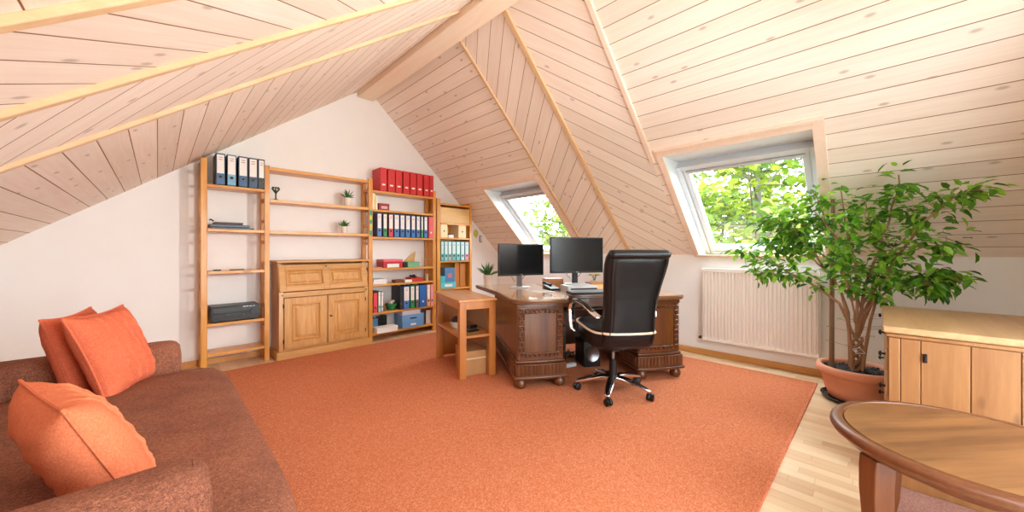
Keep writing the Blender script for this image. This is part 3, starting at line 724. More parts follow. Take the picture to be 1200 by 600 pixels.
limb([(-.10, -.24, .98), (-.18, -.28, 1.02), (-.26, -.36, .98), (-.3, -.42, .92)], .006, .003, 1.2)
limb([(0, -.02, .75), (.12, .05, 1.0), (.22, .1, 1.3)], .009, .003, 1.2)
limb([(0, -.02, .75), (.12, -.12, 1.0), (.2, -.22, 1.28)], .009, .003, 1.2)
limb([(0, 0, .6), (-.10, .02, .8), (-.18, .06, 1.0), (-.2, .1, 1.12)], .008, .003, 1.1)
limb([(0, 0, .6), (-.10, -.08, .78), (-.2, -.14, .95), (-.24, -.2, 1.05)], .008, .003, 1.1)
lf = MB()
def put_leaves(Q, dens):
    n = int(len(Q)*2.3*dens); L0 = len(Q)
    for k in range(n):
        f = rnd.uniform(.36, 1.0); x = f*(L0-1); i = min(int(x), L0-2); p = Q[i].lerp(Q[i+1], x-i)
        t = (Q[i+1]-Q[i]).normalized()
        tw = Vector((rnd.gauss(0, 1), rnd.gauss(0, 1), rnd.gauss(.1, .6))).normalized(); e = p+tw*rnd.uniform(.04, .15)
        if k % 3 == 0: tr.tube([p, (p+e)/2+Vector((0, 0, .01)), e], .0016, 4)
        for j in range(3):
            q = p.lerp(e, .45+.28*j)+Vector((rnd.gauss(0, .012), rnd.gauss(0, .012), rnd.gauss(0, .012)))
            d = (tw*.5+t*.3+Vector((rnd.gauss(0, .6), rnd.gauss(0, .6), -.55+rnd.gauss(0, .3))))
            s_ = rnd.uniform(.056, .088)
            wq = q+Vector((3.97, .125, 0))
            if wq.x+.06 > AX+(AZ-wq.z)*cR/sR or wq.y < -.64 or (wq.z < .90 and wq.x < 3.74 and wq.y < .06): continue
            lf.leaf(q, d, Vector((rnd.gauss(0, .35), rnd.gauss(0, .35), 1)), s_, s_*.52)
for Q, dn in tips: put_leaves(Q, dn)
for k in range(14):                                  # stray shoots near the pot
    z = rnd.uniform(.33, .75); a = rnd.uniform(1.8, 4.8); p = Vector((.03*math.cos(a), .03*math.sin(a), z)); e = p+Vector((math.cos(a)*.13, math.sin(a)*.13, .03))
    tr.tube([p, e], .0016, 4); lf.leaf(e, e-p, Vector((0, 0, 1)), .05, .024)
bk = obj('trunk', tr, 'bark', fg); obj('foliage', lf, 'leaf', fg, smooth=0, recalc=False)
m = MB(); m.tube([(-.055, .02, .42), (-.06, -.02, .44), (-.05, -.05, .40), (-.05, .0, .39), (-.055, .02, .42)], .004, 6); obj('plant_tie', m, 'white', bk)

mt = obj('floor_layer', bx(1.62, 2.68, -.72, -.035, 0, .008), weave_mat('mauve_brown_layer', (120, 84, 74), (150, 108, 96), (172, 130, 116), 160), bevel=.003)  # thin dull brown layer laid under the coffee table
tag(mt, 'dull brown layer on the bare floor under the coffee table', 'mat')
# ------------------------------------------------------------------ open shelving on the gable wall
YF, YB = 4.68, 4.925                          # front and back of the shelving
sh = thing('shelving_system', 'honey-coloured pine ladder shelving along the white gable wall', 'shelving', (.30, YF, 0))
def SX(x): return x-.30
def ladder(x0, x1, h, cut=0):
    a, b = SX(x0), SX(x1); m = MB()
    m.box(a, b, 0, .042, 0, h); l = obj('front_post', m, 'pine', sh, bevel=.003)
    obj('rear_post', bx(a, b, .20, .240, 0, h-.02), 'pine', sh, bevel=.003)
    k = 0; z = .10
    while z < h-.05:
        r = MB(); r.box(a+.008, b-.008, .040, .202, z, z+.035); obj('rung', r, 'pine_x', sh, bevel=.003); z += .235
ladder(.300, .350, 2.118); ladder(.828, .874, 2.130); ladder(1.970, 2.022, 2.145); ladder(2.940, 2.990, 2.095)
obj('side_panel', bx(SX(2.950), SX(2.980), .042, .200, .06, 1.36), 'pine', sh, bevel=.002)
def shelf(x0, x1, z, th=.028, y0=.004):
    obj('shelf', bx(SX(x0), SX(x1), y0, .238, z-th, z), 'pine_x', sh, bevel=.003)
for z in (1.866, 1.420, .992, .466, .165): shelf(.351, .827, z, .03)
for z in (2.118, 1.764, 1.418): shelf(.875, 1.969, z, .034)
for z in (1.999, 1.746, 1.384, .960, .748, .376, .105): shelf(2.023, 2.939, z, .028)

uc = thing('shelf_cabinet', 'tall narrow pine shelf cabinet at the window end of the gable wall', 'shelving', (3.0, YF, 0))
obj('side_panel', bx(.012, .068, 0, .24, 0, 1.99), 'pine', uc, bevel=.003); obj('side_panel', bx(.632, .675, 0, .24, 0, 1.965), 'pine', uc, bevel=.003)
obj('back_panel', bx(.068, .632, .232, .24, .05, 1.90), 'pine', uc)
for z in (1.925, 1.625, 1.398, 1.040, .612, .30, .08): obj('shelf', bx(.0685, .6315, .004 if z != 1.625 else -.012, .231, z-.026, z), 'pine_x', uc, bevel=.003)
fl = obj('drop_flap', bx(.071, .629, .004, .022, 1.628, 1.862), 'pale_pine', uc, bevel=.004)

# ------------------------------------------------------------------ files and boxes
def binder(name, label, group, x0, x1, z, spine, cover=(26, 30, 38), lab=True, h=.315, d=.262, yf=4.662, thin=False, tagcol=(238, 232, 226), ring=False):
    w = x1-x0; t = thing(name, label, 'binder', (x0, yf, z+.0008), 0, group)
    m = MB(); m.box(0, .003, .004, d, 0, h); m.box(w-.003, w, .004, d, 0, h); m.box(0, w, 0, .004, 0, h); obj('cover', m, colour(cover), t, bevel=.0012)
    obj('pages', bx(.004, w-.004, .006, d-.012, .008, h-.018), 'paper', t)
    e = min(.006, w*.1)
    obj('spine_panel', bx(e, w-e, -.0012, .0, .004, h-.006), colour(spine), t)
    if lab:
        q = obj('spine_label', bx(e*1.4, w-e*1.4, -.0024, -.0012, h*.36, h*.955), colour(tagcol), t)
        m = MB()
        for k in range(2): m.box(w*.3, w*.72, -.0029, -.0024, h*(.86-.07*k), h*(.88-.07*k))
        obj('print', m, 'paper_print', q)
    m = MB(); m.cyl((w/2, -.0032, h*.25), (w/2, -.001, h*.25), min(.0135, w*.24), seg=16); hh = obj('finger_hole', m, 'black' if not ring else 'white', t)
    if ring or True:
        m = MB(); r_ = min(.0155, w*.28); m.tube([(w/2+r_*math.cos(a), -.0032, h*.25+r_*math.sin(a)) for a in [2*math.pi*i/16 for i in range(17)]], .0016, 5); obj('ring', m, 'steel', hh)
    return t
# five black binders on the tall left bay
for (a, b), c, lb in zip([(.415, .489), (.503, .580), (.597, .677), (.684, .762), (.766, .826)],
        [(62, 108, 152), (120, 178, 208), (54, 96, 140), (48, 78, 108), (44, 46, 50)],
        ['black binder with mid blue spine, outermost of five under the sloping ceiling', 'black binder with pale sky blue spine on the bay under the sloping ceiling',
         'black binder with royal blue spine, middle of five under the sloping ceiling', 'black binder with slate blue spine, second from the middle bay\'s post',
         'narrow black binder with charcoal spine against the middle bay\'s post']):
    binder('lever_arch_binder', lb, 'blue and black binders on the top left bay', a, b, 1.866, c, (22, 26, 34))
# eight red magazine files
rx = [(2.120, 2.209), (2.227, 2.326), (2.338, 2.433), (2.453, 2.544), (2.557, 2.652), (2.665, 2.756), (2.777, 2.862), (2.872, 2.938)]
ords = ['first', 'second', 'third', 'fourth', 'fifth', 'sixth', 'seventh', 'last']
for (a, b), o_ in zip(rx, ords):
    w = b-a; t = thing('magazine_file', '%s red magazine file from the left in the row on top of the shelving' % o_, 'magazine file', (a, 4.664, 1.9998), 0, 'red magazine files on top of the shelving')
    m = MB(); m.box(0, .004, 0, .255, 0, .312); m.box(w-.004, w, 0, .255, 0, .312); m.box(.004, w-.004, 0, .004, 0, .312); m.box(.004, w-.004, .251, .255, 0, .22); m.box(.004, w-.004, .004, .251, 0, .004); m.box(.004, w-.004, .004, .251, .300, .312)
    obj('case', m, colour((204, 44, 46)), t, bevel=.0015)
    obj('label_holder', bx(w*.26, w*.74, -.0018, 0, .075, .095), 'paper', t)
# row of mixed binders
BL, GR, RD = (70, 128, 190), (30, 140, 78), (216, 58, 66)
row = [(2.073, 2.138, BL, 'blue binder at the ladder post end of the mixed row below the red files'), (2.155, 2.215, GR, 'green binder second in the mixed row below the red files'),
       (2.233, 2.301, RD, 'red binder with white label in the mixed row below the red files'), (2.313, 2.389, BL, 'blue binder directly beside the red labelled one in the mixed row'),
       (2.401, 2.472, (54, 112, 176), 'blue binder second after the red labelled one in the mixed row'), (2.485, 2.557, BL, 'blue binder third after the red labelled one in the mixed row'),
       (2.571, 2.638, (58, 120, 190), 'blue binder fourth after the red labelled one in the mixed row'), (2.652, 2.714, BL, 'blue binder just before the thin green one in the mixed row'),
       (2.728, 2.763, (60, 160, 96), 'thin green binder in the mixed row below the red files'), (2.777, 2.834, (60, 130, 190), 'blue binder between the thin green one and the plain red one'),
       (2.855, 2.935, (224, 92, 100), 'plain red binder without label at the end of the mixed row')]
for i, (a, b, c, lb) in enumerate(row):
    binder('lever_arch_binder', lb, 'mixed binders below the red files', a, b, 1.384, c, (24, 44, 92) if c[2] > 150 else (30, 34, 38) if i != 10 else (200, 70, 80), lab=(i != 10), ring=(i == 10))
def box_thing(name, label, cat, x0, x1, y0, y1, z0, z1, mat, group=None, lid=None, lab=None, bevel=.003, rz=0):
    t = thing(name, label, cat, ((x0+x1)/2, (y0+y1)/2, z0+.0008), rz, group); w, d, h = (x1-x0)/2, (y1-y0)/2, z1-z0-.001
    hb = h if lid is None else h*.74
    obj('body', bx(-w, w, -d, d, 0, hb), mat, t, bevel=bevel)
    if lid is not None:
        obj('lid', bx(-w-.002, w+.002, -d-.002, d+.002, hb+.0006, h), lid, t, bevel=bevel)
    if lab is not None: obj('label_panel', bx(-w*lab[0], w*lab[0], -d-.0035, -d-.002, h*lab[1], h*lab[2]), lab[3], t)
    return t
# shelf under the red files
def book(label, x0, x1, z, h, d, c, lean=0, group='slim books under the red files', yf=4.70):
    t = thing('book', label, 'book', (x0, yf, z+.0008), 0, group); w = x1-x0
    m = MB(); m.box(0, w, 0, .003, 0, h); m.box(0, .002, .003, d, 0, h); m.box(w-.002, w, .003, d, 0, h); obj('cover', m, colour(c), t, bevel=.0008)
    obj('pages', bx(.0025, w-.0025, .0035, d-.004, .004, h-.004), 'paper', t)
    if lean: t.rotation_euler = (0, R(lean), 0)
    return t
book('slim white book next to the ladder post under the red files', 2.030, 2.052, 1.746, .215, .16, (236, 232, 222))
book('slim yellow book between two white ones under the red files', 2.055, 2.072, 1.746, .205, .16, (226, 206, 96))
book('slim cream book nearest the red tin under the red files', 2.075, 2.096, 1.746, .19, .16, (240, 236, 220))
box_thing('tin', 'small dark red tin with pale band under the red magazine files', 'tin', 2.118, 2.262, 4.70, 4.80, 1.746, 1.838, colour((150, 36, 48)), lid=colour((160, 50, 58)), lab=(.6, .2, .6, colour((216, 170, 170))))
# shelf below the mixed binders
box_thing('storage_box', 'red storage box with pink and white front below the mixed binders', 'box', 2.175, 2.453, 4.69, 4.90, .960, 1.078, colour((186, 36, 44)), lab=(.62, .05, .48, 'paper'), lid=colour((226, 110, 124)))
box_thing('storage_box', 'small green box on the shelf below the mixed binders', 'box', 2.535, 2.722, 4.69, 4.86, .960, 1.036, colour((122, 180, 140)), lid=colour((112, 170, 130)))
box_thing('case', 'small black case standing between the red box and the green box', 'case', 2.475, 2.522, 4.70, 4.80, .960, 1.040, 'black')
m = MB(); t = thing('paper_stack', 'flat pink folder lying left of the red storage box', 'folder', (2.10, 4.79, .9608))
m.box(-.07, .065, -.09, .09, 0, .012); obj('folder_cover', m, colour((226, 150, 150)), t, bevel=.002)
m = MB(); t = thing('set_square', 'triangular wooden board leaning on the wall above the green box', 'board', (2.50, 4.885, .9608)); m.prism([(0, 0), (.27, 0), (.27, .22)], 0, .008, Matrix(((1, 0, 0, 0), (0, -.25, 1, 0), (0, 1, .25, 0), (0, 0, 0, 1)))); obj('board', m, 'pale_pine', t)
for v in t.children[0].data.vertices: v.co.y = v.co.y*1+.062*1-.0
# shelf of papers
t = thing('paper_stack', 'loose stack of white papers on the shelf under the red box', 'papers', (2.12, 4.79, .7488))
for k in range(5): obj('sheets', bx(-.09+.004*k, .105-.003*(k % 3), -.10+.003*k, .11, .013*k, .013*k+.0125), 'paper' if k % 2 else colour((214, 222, 230)), t)
box_thing('case', 'flat brown leather case on the shelf of papers', 'case', 2.345, 2.470, 4.69, 4.80, .748, .790, colour((120, 74, 44)))
box_thing('box', 'small white card box beside the red tray', 'box', 2.478, 2.585, 4.665, 4.76, .748, .786, 'paper')
t = thing('tray', 'red tray heaped with black cables on the shelf of papers', 'tray', (2.685, 4.78, .7488))
m = MB(); m.box(-.10, .10, -.08, .08, 0, .004); m.box(-.10, .10, -.08, -.076, .004, .055); m.box(-.10, .10, .076, .08, .004, .055); m.box(-.10, -.096, -.076, .076, .004, .055); m.box(.096, .10, -.076, .076, .004, .055); obj('tray_body', m, colour((190, 52, 36)), t, bevel=.002)
rc = random.Random(3)
for k in range(4):
    m = MB(); cx, cy, r_ = rc.uniform(-.03, .03), rc.uniform(-.02, .02), rc.uniform(.03, .05)
    m.tube([(cx+r_*math.cos(a), cy+r_*.9*math.sin(a), .052+.012*k+.006*math.sin(3*a)) for a in [i*.4 for i in range(17)]], .006, 6); obj('cable', m, 'black', t)
t = thing('cup', 'small beige cup at the panel end of the shelf of papers', 'cup', (2.865, 4.74, .7488))
m = MB(); m.lathe([(0, 0), (.019, 0), (.022, .01), (.026, .085), (.029, .100), (.026, .100), (.022, .02), (0, .012)], seg=20); obj('cup_body', m, colour((196, 172, 136)), t)
# lower binder shelf
binder('lever_arch_binder', 'coral red binder at the ladder post end of the lower binder shelf', 'binders on the lower shelf', 2.026, 2.076, .376, (222, 72, 84), (190, 52, 62), lab=False, h=.262)
binder('lever_arch_binder', 'white and green binder beside the coral one on the lower shelf', 'binders on the lower shelf', 2.088, 2.124, .376, (170, 206, 190), (120, 150, 140), h=.275)
binder('lever_arch_binder', 'slim pale grey binder next to the leaning board on the lower shelf', 'binders on the lower shelf', 2.128, 2.160, .376, (206, 216, 212), (60, 62, 64), h=.27)
t = thing('picture_board', 'thin brown board leaning beside the green bowl on the lower shelf', 'board', (2.198, 4.70, .3768)); obj('board', bx(0, .010, 0, .18, 0, .225), colour((168, 104, 62)), t, bevel=.001); t.rotation_euler = (0, R(-8), 0)
t = thing('bowl', 'green bowl filled with crumpled papers on the lower binder shelf', 'bowl', (2.315, 4.76, .3768))
m = MB(); m.lathe([(0, 0), (.045, 0), (.05, .008), (.078, .06), (.084, .085), (.080, .085), (.072, .062), (.045, .014), (0, .012)], seg=28); obj('bowl_body', m, colour((28, 132, 74), .25), t)
m = MB()
for k in range(9): a = k*2.4; m.sphere((.045*math.cos(a)*(k/9), .045*math.sin(a)*(k/9), .085+.014*(k % 3)), (.026, .022, .018), 7)
obj('contents', m, colour((224, 214, 196)), t)
lowr = [(2.400, 2.444, (44, 46, 52), (34, 36, 40), 'charcoal binder before the blue labelled one on the lower shelf', False, False), (2.453, 2.544, (66, 128, 196), (36, 72, 130), 'wide blue binder with white label on the lower shelf', True, False),
        (2.557, 2.625, (30, 152, 84), (24, 110, 62), 'green binder with white label on the lower shelf', True, False), (2.638, 2.693, (96, 102, 108), (50, 54, 58), 'grey binder with white label on the lower shelf', True, False),
        (2.700, 2.819, (40, 104, 182), (30, 78, 140), 'extra wide plain blue binder with white ring on the lower shelf', False, True), (2.826, 2.880, (236, 178, 96), (214, 150, 70), 'orange binder with pink label on the lower shelf', True, False),
        (2.888, 2.934, (232, 150, 160), (214, 120, 132), 'pink binder at the panel end of the lower shelf', False, False)]
for a, b, c, cv, lb, la, rg in lowr: binder('lever_arch_binder', lb, 'binders on the lower shelf', a, b, .376, c, cv, lab=la, ring=rg, h=.322)
# bottom shelf
box_thing('file_box', 'blue file box at the back of the bottom shelf by the ladder post', 'box', 2.030, 2.120, 4.74, 4.91, .105, .285, colour((70, 120, 160)))
box_thing('speaker', 'small black speaker on the bottom shelf behind the white box', 'speaker', 2.140, 2.185, 4.78, 4.86, .105, .290, 'black')
box_thing('speaker', 'black cube speaker on the bottom shelf beside the grey file box', 'speaker', 2.205, 2.275, 4.80, 4.88, .105, .300, 'black')
box_thing('flat_box', 'flat white box overhanging the front of the bottom shelf', 'box', 2.045, 2.335, 4.60, 4.735, .1062, .180, 'paper', lid='paper')
box_thing('file_box', 'lower pale blue file box on the bottom shelf', 'box', 2.440, 2.777, 4.67, 4.91, .105, .198, colour((104, 160, 216)), lab=(.25, .3, .6, 'paper'))
box_thing('file_box', 'upper pale blue file box with black corners on the bottom shelf', 'box', 2.436, 2.781, 4.67, 4.91, .199, .288, colour((112, 168, 222)), lab=(.3, .3, .5, 'black'))
box_thing('file_box', 'grey white file box topmost of the stack on the bottom shelf', 'box', 2.438, 2.722, 4.67, 4.91, .289, .345, colour((206, 204, 212)))
t = thing('white_sheet', 'white card standing against the panel at the end of the bottom shelf', 'card', (2.86, 4.74, .1058)); obj('sheet', bx(0, .075, 0, .004, 0, .20), 'paper', t)
# small things on the middle bay
def succulent(label, x, y, z, s, hpot, group=None, spread=1., n=26):
    t = thing('potted_succulent', label, 'plant', (x, y, z+.0008), 0, group); r_ = hpot*.46
    m = MB(); m.lathe([(0, 0), (r_*.74, 0), (r_*.78, .004), (r_*.98, hpot*.93), (r_*1.0, hpot), (r_*.9, hpot), (r_*.86, hpot*.88), (0, hpot*.86)], seg=28); obj('pot', m, 'white_pot', t)
    m = MB(); rr = random.Random(int(x*1000))
    for k in range(n):
        a = k*2.399; el = rr.uniform(.25, 1.35); L = s*rr.uniform(.7, 1.1)*spread
        d = Vector((math.cos(a)*math.cos(el), math.sin(a)*math.cos(el), math.sin(el)))
        m.tube([Vector((0, 0, hpot*.86))+d*.004, Vector((0, 0, hpot*.9))+d*L*.5+Vector((0, 0, L*.06)), Vector((0, 0, hpot*.9))+d*L], [s*.075, s*.06, s*.006], 5)
    obj('leaves', m, 'succulent', t)
    return t
succulent('spiky green plant in white pot on the second board of the middle bay', 1.728, 4.76, 1.764, .12, .105)
succulent('spiky green plant in white pot on the board above the writing cabinet', 1.688, 4.76, 1.418, .10, .085)
t = thing('figurine', 'small dark metal tree figurine on the second board of the middle bay', 'ornament', (.945, 4.75, 1.7648))
m = MB(); m.cyl((0, 0, 0), (0, 0, .012), .022, seg=16); m.tube([(0, 0, .01), (0, 0, .075)], .007, 8); obj('stem', m, 'iron', t)
for k in range(8):
    a = k*.785; m = MB(); m.tube([(0, 0, .07), (.02*math.cos(a), .02*math.sin(a), .10), (.038*math.cos(a), .030*math.sin(a), .122), (.030*math.cos(a), .026*math.sin(a), .142)], .0045, 6); m.sphere((.030*math.cos(a), .026*math.sin(a), .142), .007, 8); obj('branch', m, colour((44, 66, 44)), t)
# devices on the outer bay
box_thing('laptop', 'black laptop at the bottom of the stack on the outer bay', 'laptop', .372, .735, 4.69, 4.90, 1.420, 1.438, 'black_satin', 'black devices on the outer bay')
box_thing('laptop', 'blue-black laptop in the middle of the stack on the outer bay', 'laptop', .372, .700, 4.69, 4.90, 1.4385, 1.466, colour((40, 54, 70), .3), 'black devices on the outer bay')
box_thing('folder', 'dark brown folder topmost on the stack of laptops', 'folder', .405, .640, 4.69, 4.88, 1.4665, 1.490, colour((70, 46, 38)))
t = thing('headset', 'black cable box at the post end of the stack of laptops', 'device', (.379, 4.70, 1.4908)); m = MB(); m.tube([(-.012, .0, .012), (.0, 0, .022), (.012, 0, .012), (.020, .02, .010)], .008, 8); obj('body', m, 'black', t)
box_thing('remote_control', 'black remote control on the board below the laptops', 'remote', .40, .46, 4.70, 4.74, .992, 1.006, 'black'); box_thing('remote_control', 'longer black remote control near the middle of the board below the laptops', 'remote', .53, .65, 4.69, 4.73, .992, 1.005, 'black')
vc = thing('video_recorder', 'black video recorder on the low board of the outer bay', 'recorder', (.575, 4.66, .4668))
obj('case', bx(-.20, .20, 0, .24, .012, .165), 'black', vc, bevel=.004)
for x in (-.16, .16):
    for y in (.03, .20): m = MB(); m.cyl((x, y, 0), (x, y, .013), .014); obj('foot', m, 'black', vc)
obj('tape_flap', bx(-.185, .10, -.004, 0, .098, .148), 'black_satin', vc, bevel=.002); obj('drawer_front', bx(-.185, .09, -.004, 0, .045, .088), 'black_satin', vc, bevel=.002)
obj('display', bx(-.08, .04, -.0055, -.004, .062, .078), colour((46, 56, 60), .15), vc)
m = MB(); m.cyl((.15, -.014, .085), (.15, 0, .085), .033, seg=24); obj('jog_dial', m, 'black_satin', vc)
for k in range(4): obj('button', bx(.06+.028*k, .08+.028*k, -.005, 0, .145, .152), 'steel', vc)
# window-end cabinet contents
for (a, b), lb in zip([(3.072, 3.198), (3.405, 3.553)], ['cream magazine file at the inner side of the narrow cabinet', 'cream magazine file at the window side of the narrow cabinet']):
    t = thing('magazine_file', lb, 'magazine file', (a, 4.675, 1.3988)); w = b-a
    m = MB(); m.box(0, .004, 0, .22, 0, .20); m.box(w-.004, w, 0, .22, 0, .20); m.box(.004, w-.004, 0, .004, 0, .20); m.box(.004, w-.004, .216, .22, 0, .14); m.box(.004, w-.004, .004, .216, 0, .004); obj('case', m, colour((236, 216, 170)), t, bevel=.002)
    m = MB(); m.cyl((w/2, -.002, .10), (w/2, .0, .10), .012, seg=14); obj('finger_hole', m, 'black', t)
box_thing('device', 'small black and white gadget between the cream magazine files', 'gadget', 3.235, 3.330, 4.70, 4.80, 1.398, 1.460, 'paper', lid='black')
tc_ = [(96, 190, 190), (120, 206, 204), (160, 178, 176), (110, 182, 176), (104, 204, 204), (176, 216, 226), (236, 150, 170)]
tn = ['first teal binder from the left in the narrow cabinet', 'second teal binder in the narrow cabinet, brighter than the first', 'grey green binder third in the narrow cabinet', 'dull teal binder in the middle of the narrow cabinet', 'turquoise binder fifth in the narrow cabinet', 'pale blue binder next to last in the narrow cabinet', 'pink bottomed binder last in the narrow cabinet']
for (a, b), c, lb in zip([(3.076, 3.131), (3.137, 3.203), (3.206, 3.273), (3.279, 3.354), (3.361, 3.437), (3.447, 3.521), (3.531, 3.607)], tc_, tn):
    binder('lever_arch_binder', lb, 'teal binders in the narrow cabinet', a, b, 1.040, c, (70, 140, 142), h=.300, d=.225, yf=4.675, tagcol=(206, 228, 226))
box_thing('file_box', 'turquoise file box lying at the bottom of the narrow cabinet', 'box', 3.072, 3.355, 4.675, 4.90, .612, .705, colour((96, 196, 204)), lab=(.5, .3, .7, 'paper'))
box_thing('file_box', 'blue photo box standing on the turquoise file box', 'box', 3.165, 3.350, 4.70, 4.88, .7065, .930, colour((84, 128, 176)), lab=(.4, .3, .6, colour((190, 120, 120))))
box_thing('box', 'small turquoise box beside the blue photo box', 'box', 3.074, 3.155, 4.68, 4.82, .7065, .805, colour((70, 186, 196)))
t = thing('cork_board', 'bent brown wooden boards standing at the window side of the narrow cabinet', 'board', (3.37, 4.70, .6128))
m = MB(); m.loft([[(.0+.11*i, .03+.03*math.sin(i*1.6), z), (.0+.11*i+.11, .03+.03*math.sin((i+1)*1.6), z), (.0+.11*i+.11, .045+.03*math.sin((i+1)*1.6), z), (.11*i, .045+.03*math.sin(i*1.6), z)] for i in (0,) for z in (0, .39)]); obj('board', m, 'alder', t)
m = MB(); m.box(.115, .23, .05, .065, 0, .38); obj('board', m, 'alder', t, bevel=.003)
t = thing('wall_hook_ornament', 'yellow green flower ornament hanging on the white wall beside the narrow cabinet', 'ornament', (3.965, 4.944, 1.50))
m = MB(); rr = random.Random(2)
for k in range(7): a = k*.9; m.sphere((.028*math.cos(a), -.008, .045*math.sin(a)), (.024, .008, .026), 8)
obj('petals', m, colour((190, 190, 60)), t); m = MB(); m.tube([(0, -.004, -.04), (.02, -.004, -.085)], .004, 6); obj('stem', m, colour((80, 110, 50)), t)
t = thing('wall_switch_plate', 'small grey plaque on the white wall just past the flower ornament', 'plaque', (4.078, 4.938, 1.405)); obj('plate', bx(-.026, .026, -.008, .011, -.058, .058), colour((120, 116, 110)), t, bevel=.002); obj('inset', bx(-.016, .016, -.011, -.008, -.045, .045), 'paper', t)
t = thing('ribbon', 'green and teal paper strip pinned to the third ladder post of the shelving', 'strip', (1.996, 4.676, 1.40))
obj('strip', bx(-.018, .018, -.0, .003, 0, .33), colour((60, 150, 110)), t); m = MB(); m.box(-.012, .010, -.0015, .0, .06, .15); m.box(-.014, .014, -.0015, 0, .2, .26); obj('patch', m, colour((210, 200, 70)), t)

# ------------------------------------------------------------------ oak writing cabinet
oc = thing('writing_cabinet', 'light oak writing cabinet with sloping flap and two panelled doors', 'cabinet', (1.425, 4.565, 0))
hw, D = .488, .36
obj('plinth', bx(-hw-.024, hw+.024, -.024, D, 0, .092), 'oak_x', oc, bevel=.008, seg=3)
prof = [(0, .092), (.0, .74), (.085, 1.045), (.085, 1.06), (D, 1.06), (D, .092)]
for x in (-hw, hw-.045):
    m = MB(); a = [m.bm.verts.new((x, y, z)) for y, z in prof]; b = [m.bm.verts.new((x+.045, y, z)) for y, z in prof]; m.face(a[::-1]); m.face(b)
    for i in range(len(prof)): m.face([a[i], a[(i+1) % 6], b[(i+1) % 6], b[i]])
    obj('side_panel', m, 'oak', oc, bevel=.003)
obj('back_panel', bx(-hw+.045, hw-.045, D-.02, D, .092, 1.06), 'oak', oc)
obj('rail', bx(-hw+.045, hw-.045, .004, D-.02, .680, .735), 'oak_x', oc, bevel=.002)
obj('bottom_rail', bx(-hw+.045, hw-.045, .004, D-.02, .092, .115), 'oak_x', oc, bevel=.002)
obj('top_board', bx(-hw-.022, hw+.022, -.012, D, 1.062, 1.088), 'oak_x', oc, bevel=.008, seg=3)
def panel_door(x0, x1, z0, z1, T, root, nm):
    k = .070; m = MB()
    m.box(x0, x0+k, 0, .022, z0, z1, T=T); m.box(x1-k, x1, 0, .022, z0, z1, T=T); m.box(x0+k, x1-k, 0, .022, z0, z0+k, T=T); m.box(x0+k, x1-k, 0, .022, z1-k, z1, T=T)
    d = obj(nm, m, 'oak', root, bevel=.003)
    a, b, c, e = x0+k, x1-k, z0+k, z1-k; m = MB()
    def R4(i, y): return [T @ Vector(p) for p in ((a+i, y, c+i), (b-i, y, c+i), (b-i, y, e-i), (a+i, y, e-i))]
    m.loft([R4(.0, .020), R4(.0, .002), R4(.010, -.003), R4(.020, .017), R4(.032, .017), R4(.054, .004), R4(.058, .003)], cap=False); m.poly(R4(.058, .003))
    obj('raised_panel', m, 'oak', d, smooth=25)
    return d
I4 = Matrix.Translation((0, -.022, 0)); g = .003
dl = panel_door(-hw+.045+g, -.004, .120, .675, I4, oc, 'door'); dr = panel_door(.004, hw-.045-g, .120, .675, I4, oc, 'door')
m = MB(); m.cyl((.036, -.022, .43), (.036, -.034, .43), .013, seg=14); m.tube([(.036, -.034, .43), (.036, -.046, .43)], .003, 6); m.sphere((.036, -.05, .43), (.003, .009, .011), 10); obj('key', m, 'brass', dr)
for d, x in ((dl, -hw+.042), (dr, hw-.042)):
    for z in (.20, .59): m = MB(); m.cyl((x, -.018, z-.022), (x, -.018, z+.022), .006); obj('hinge', m, 'iron', d)
ang = math.atan2(.085, .305); Tf = Matrix.Translation((0, .0, .742)) @ Matrix.Rotation(-ang, 4, 'X') @ Matrix.Translation((0, -.020, 0))
m = MB(); k = .062; z1 = .305; x0, x1 = -hw+.006, hw-.006
for q in ((x0, x0+k, 0, z1), (x1-k, x1, 0, z1), (-k/2, k/2, 0, z1), (x0+k, -k/2, 0, k), (k/2, x1-k, 0, k), (x0+k, -k/2, z1-k, z1), (k/2, x1-k, z1-k, z1)): m.box(q[0], q[1], 0, .022, q[2], q[3], T=Tf)
fl = obj('writing_flap', m, 'oak_x', oc, bevel=.003)
for a, b in ((x0+k, -k/2), (k/2, x1-k)):
    c, e = k, z1-k; m = MB()
    def R5(i, y): return [Tf @ Vector(p) for p in ((a+i, y, c+i), (b-i, y, c+i), (b-i, y, e-i), (a+i, y, e-i))]
    m.loft([R5(0, .020), R5(0, .002), R5(.010, -.003), R5(.020, .017), R5(.030, .017), R5(.047, .004), R5(.05, .003)], cap=False); m.poly(R5(.05, .003)); obj('raised_panel', m, 'oak', fl, smooth=25)
m = MB(); m.cyl(Tf @ Vector((0, 0, z1-.03)), Tf @ Vector((0, -.016, z1-.03)), .008, .011, 12); obj('knob', m, 'brass', fl)
for x in (-hw+.03, hw-.03): m = MB(); m.cyl((x, 0.004, .708), (x, -.014, .708), .007, .009, 12); obj('pull_knob', m, 'brass', oc)

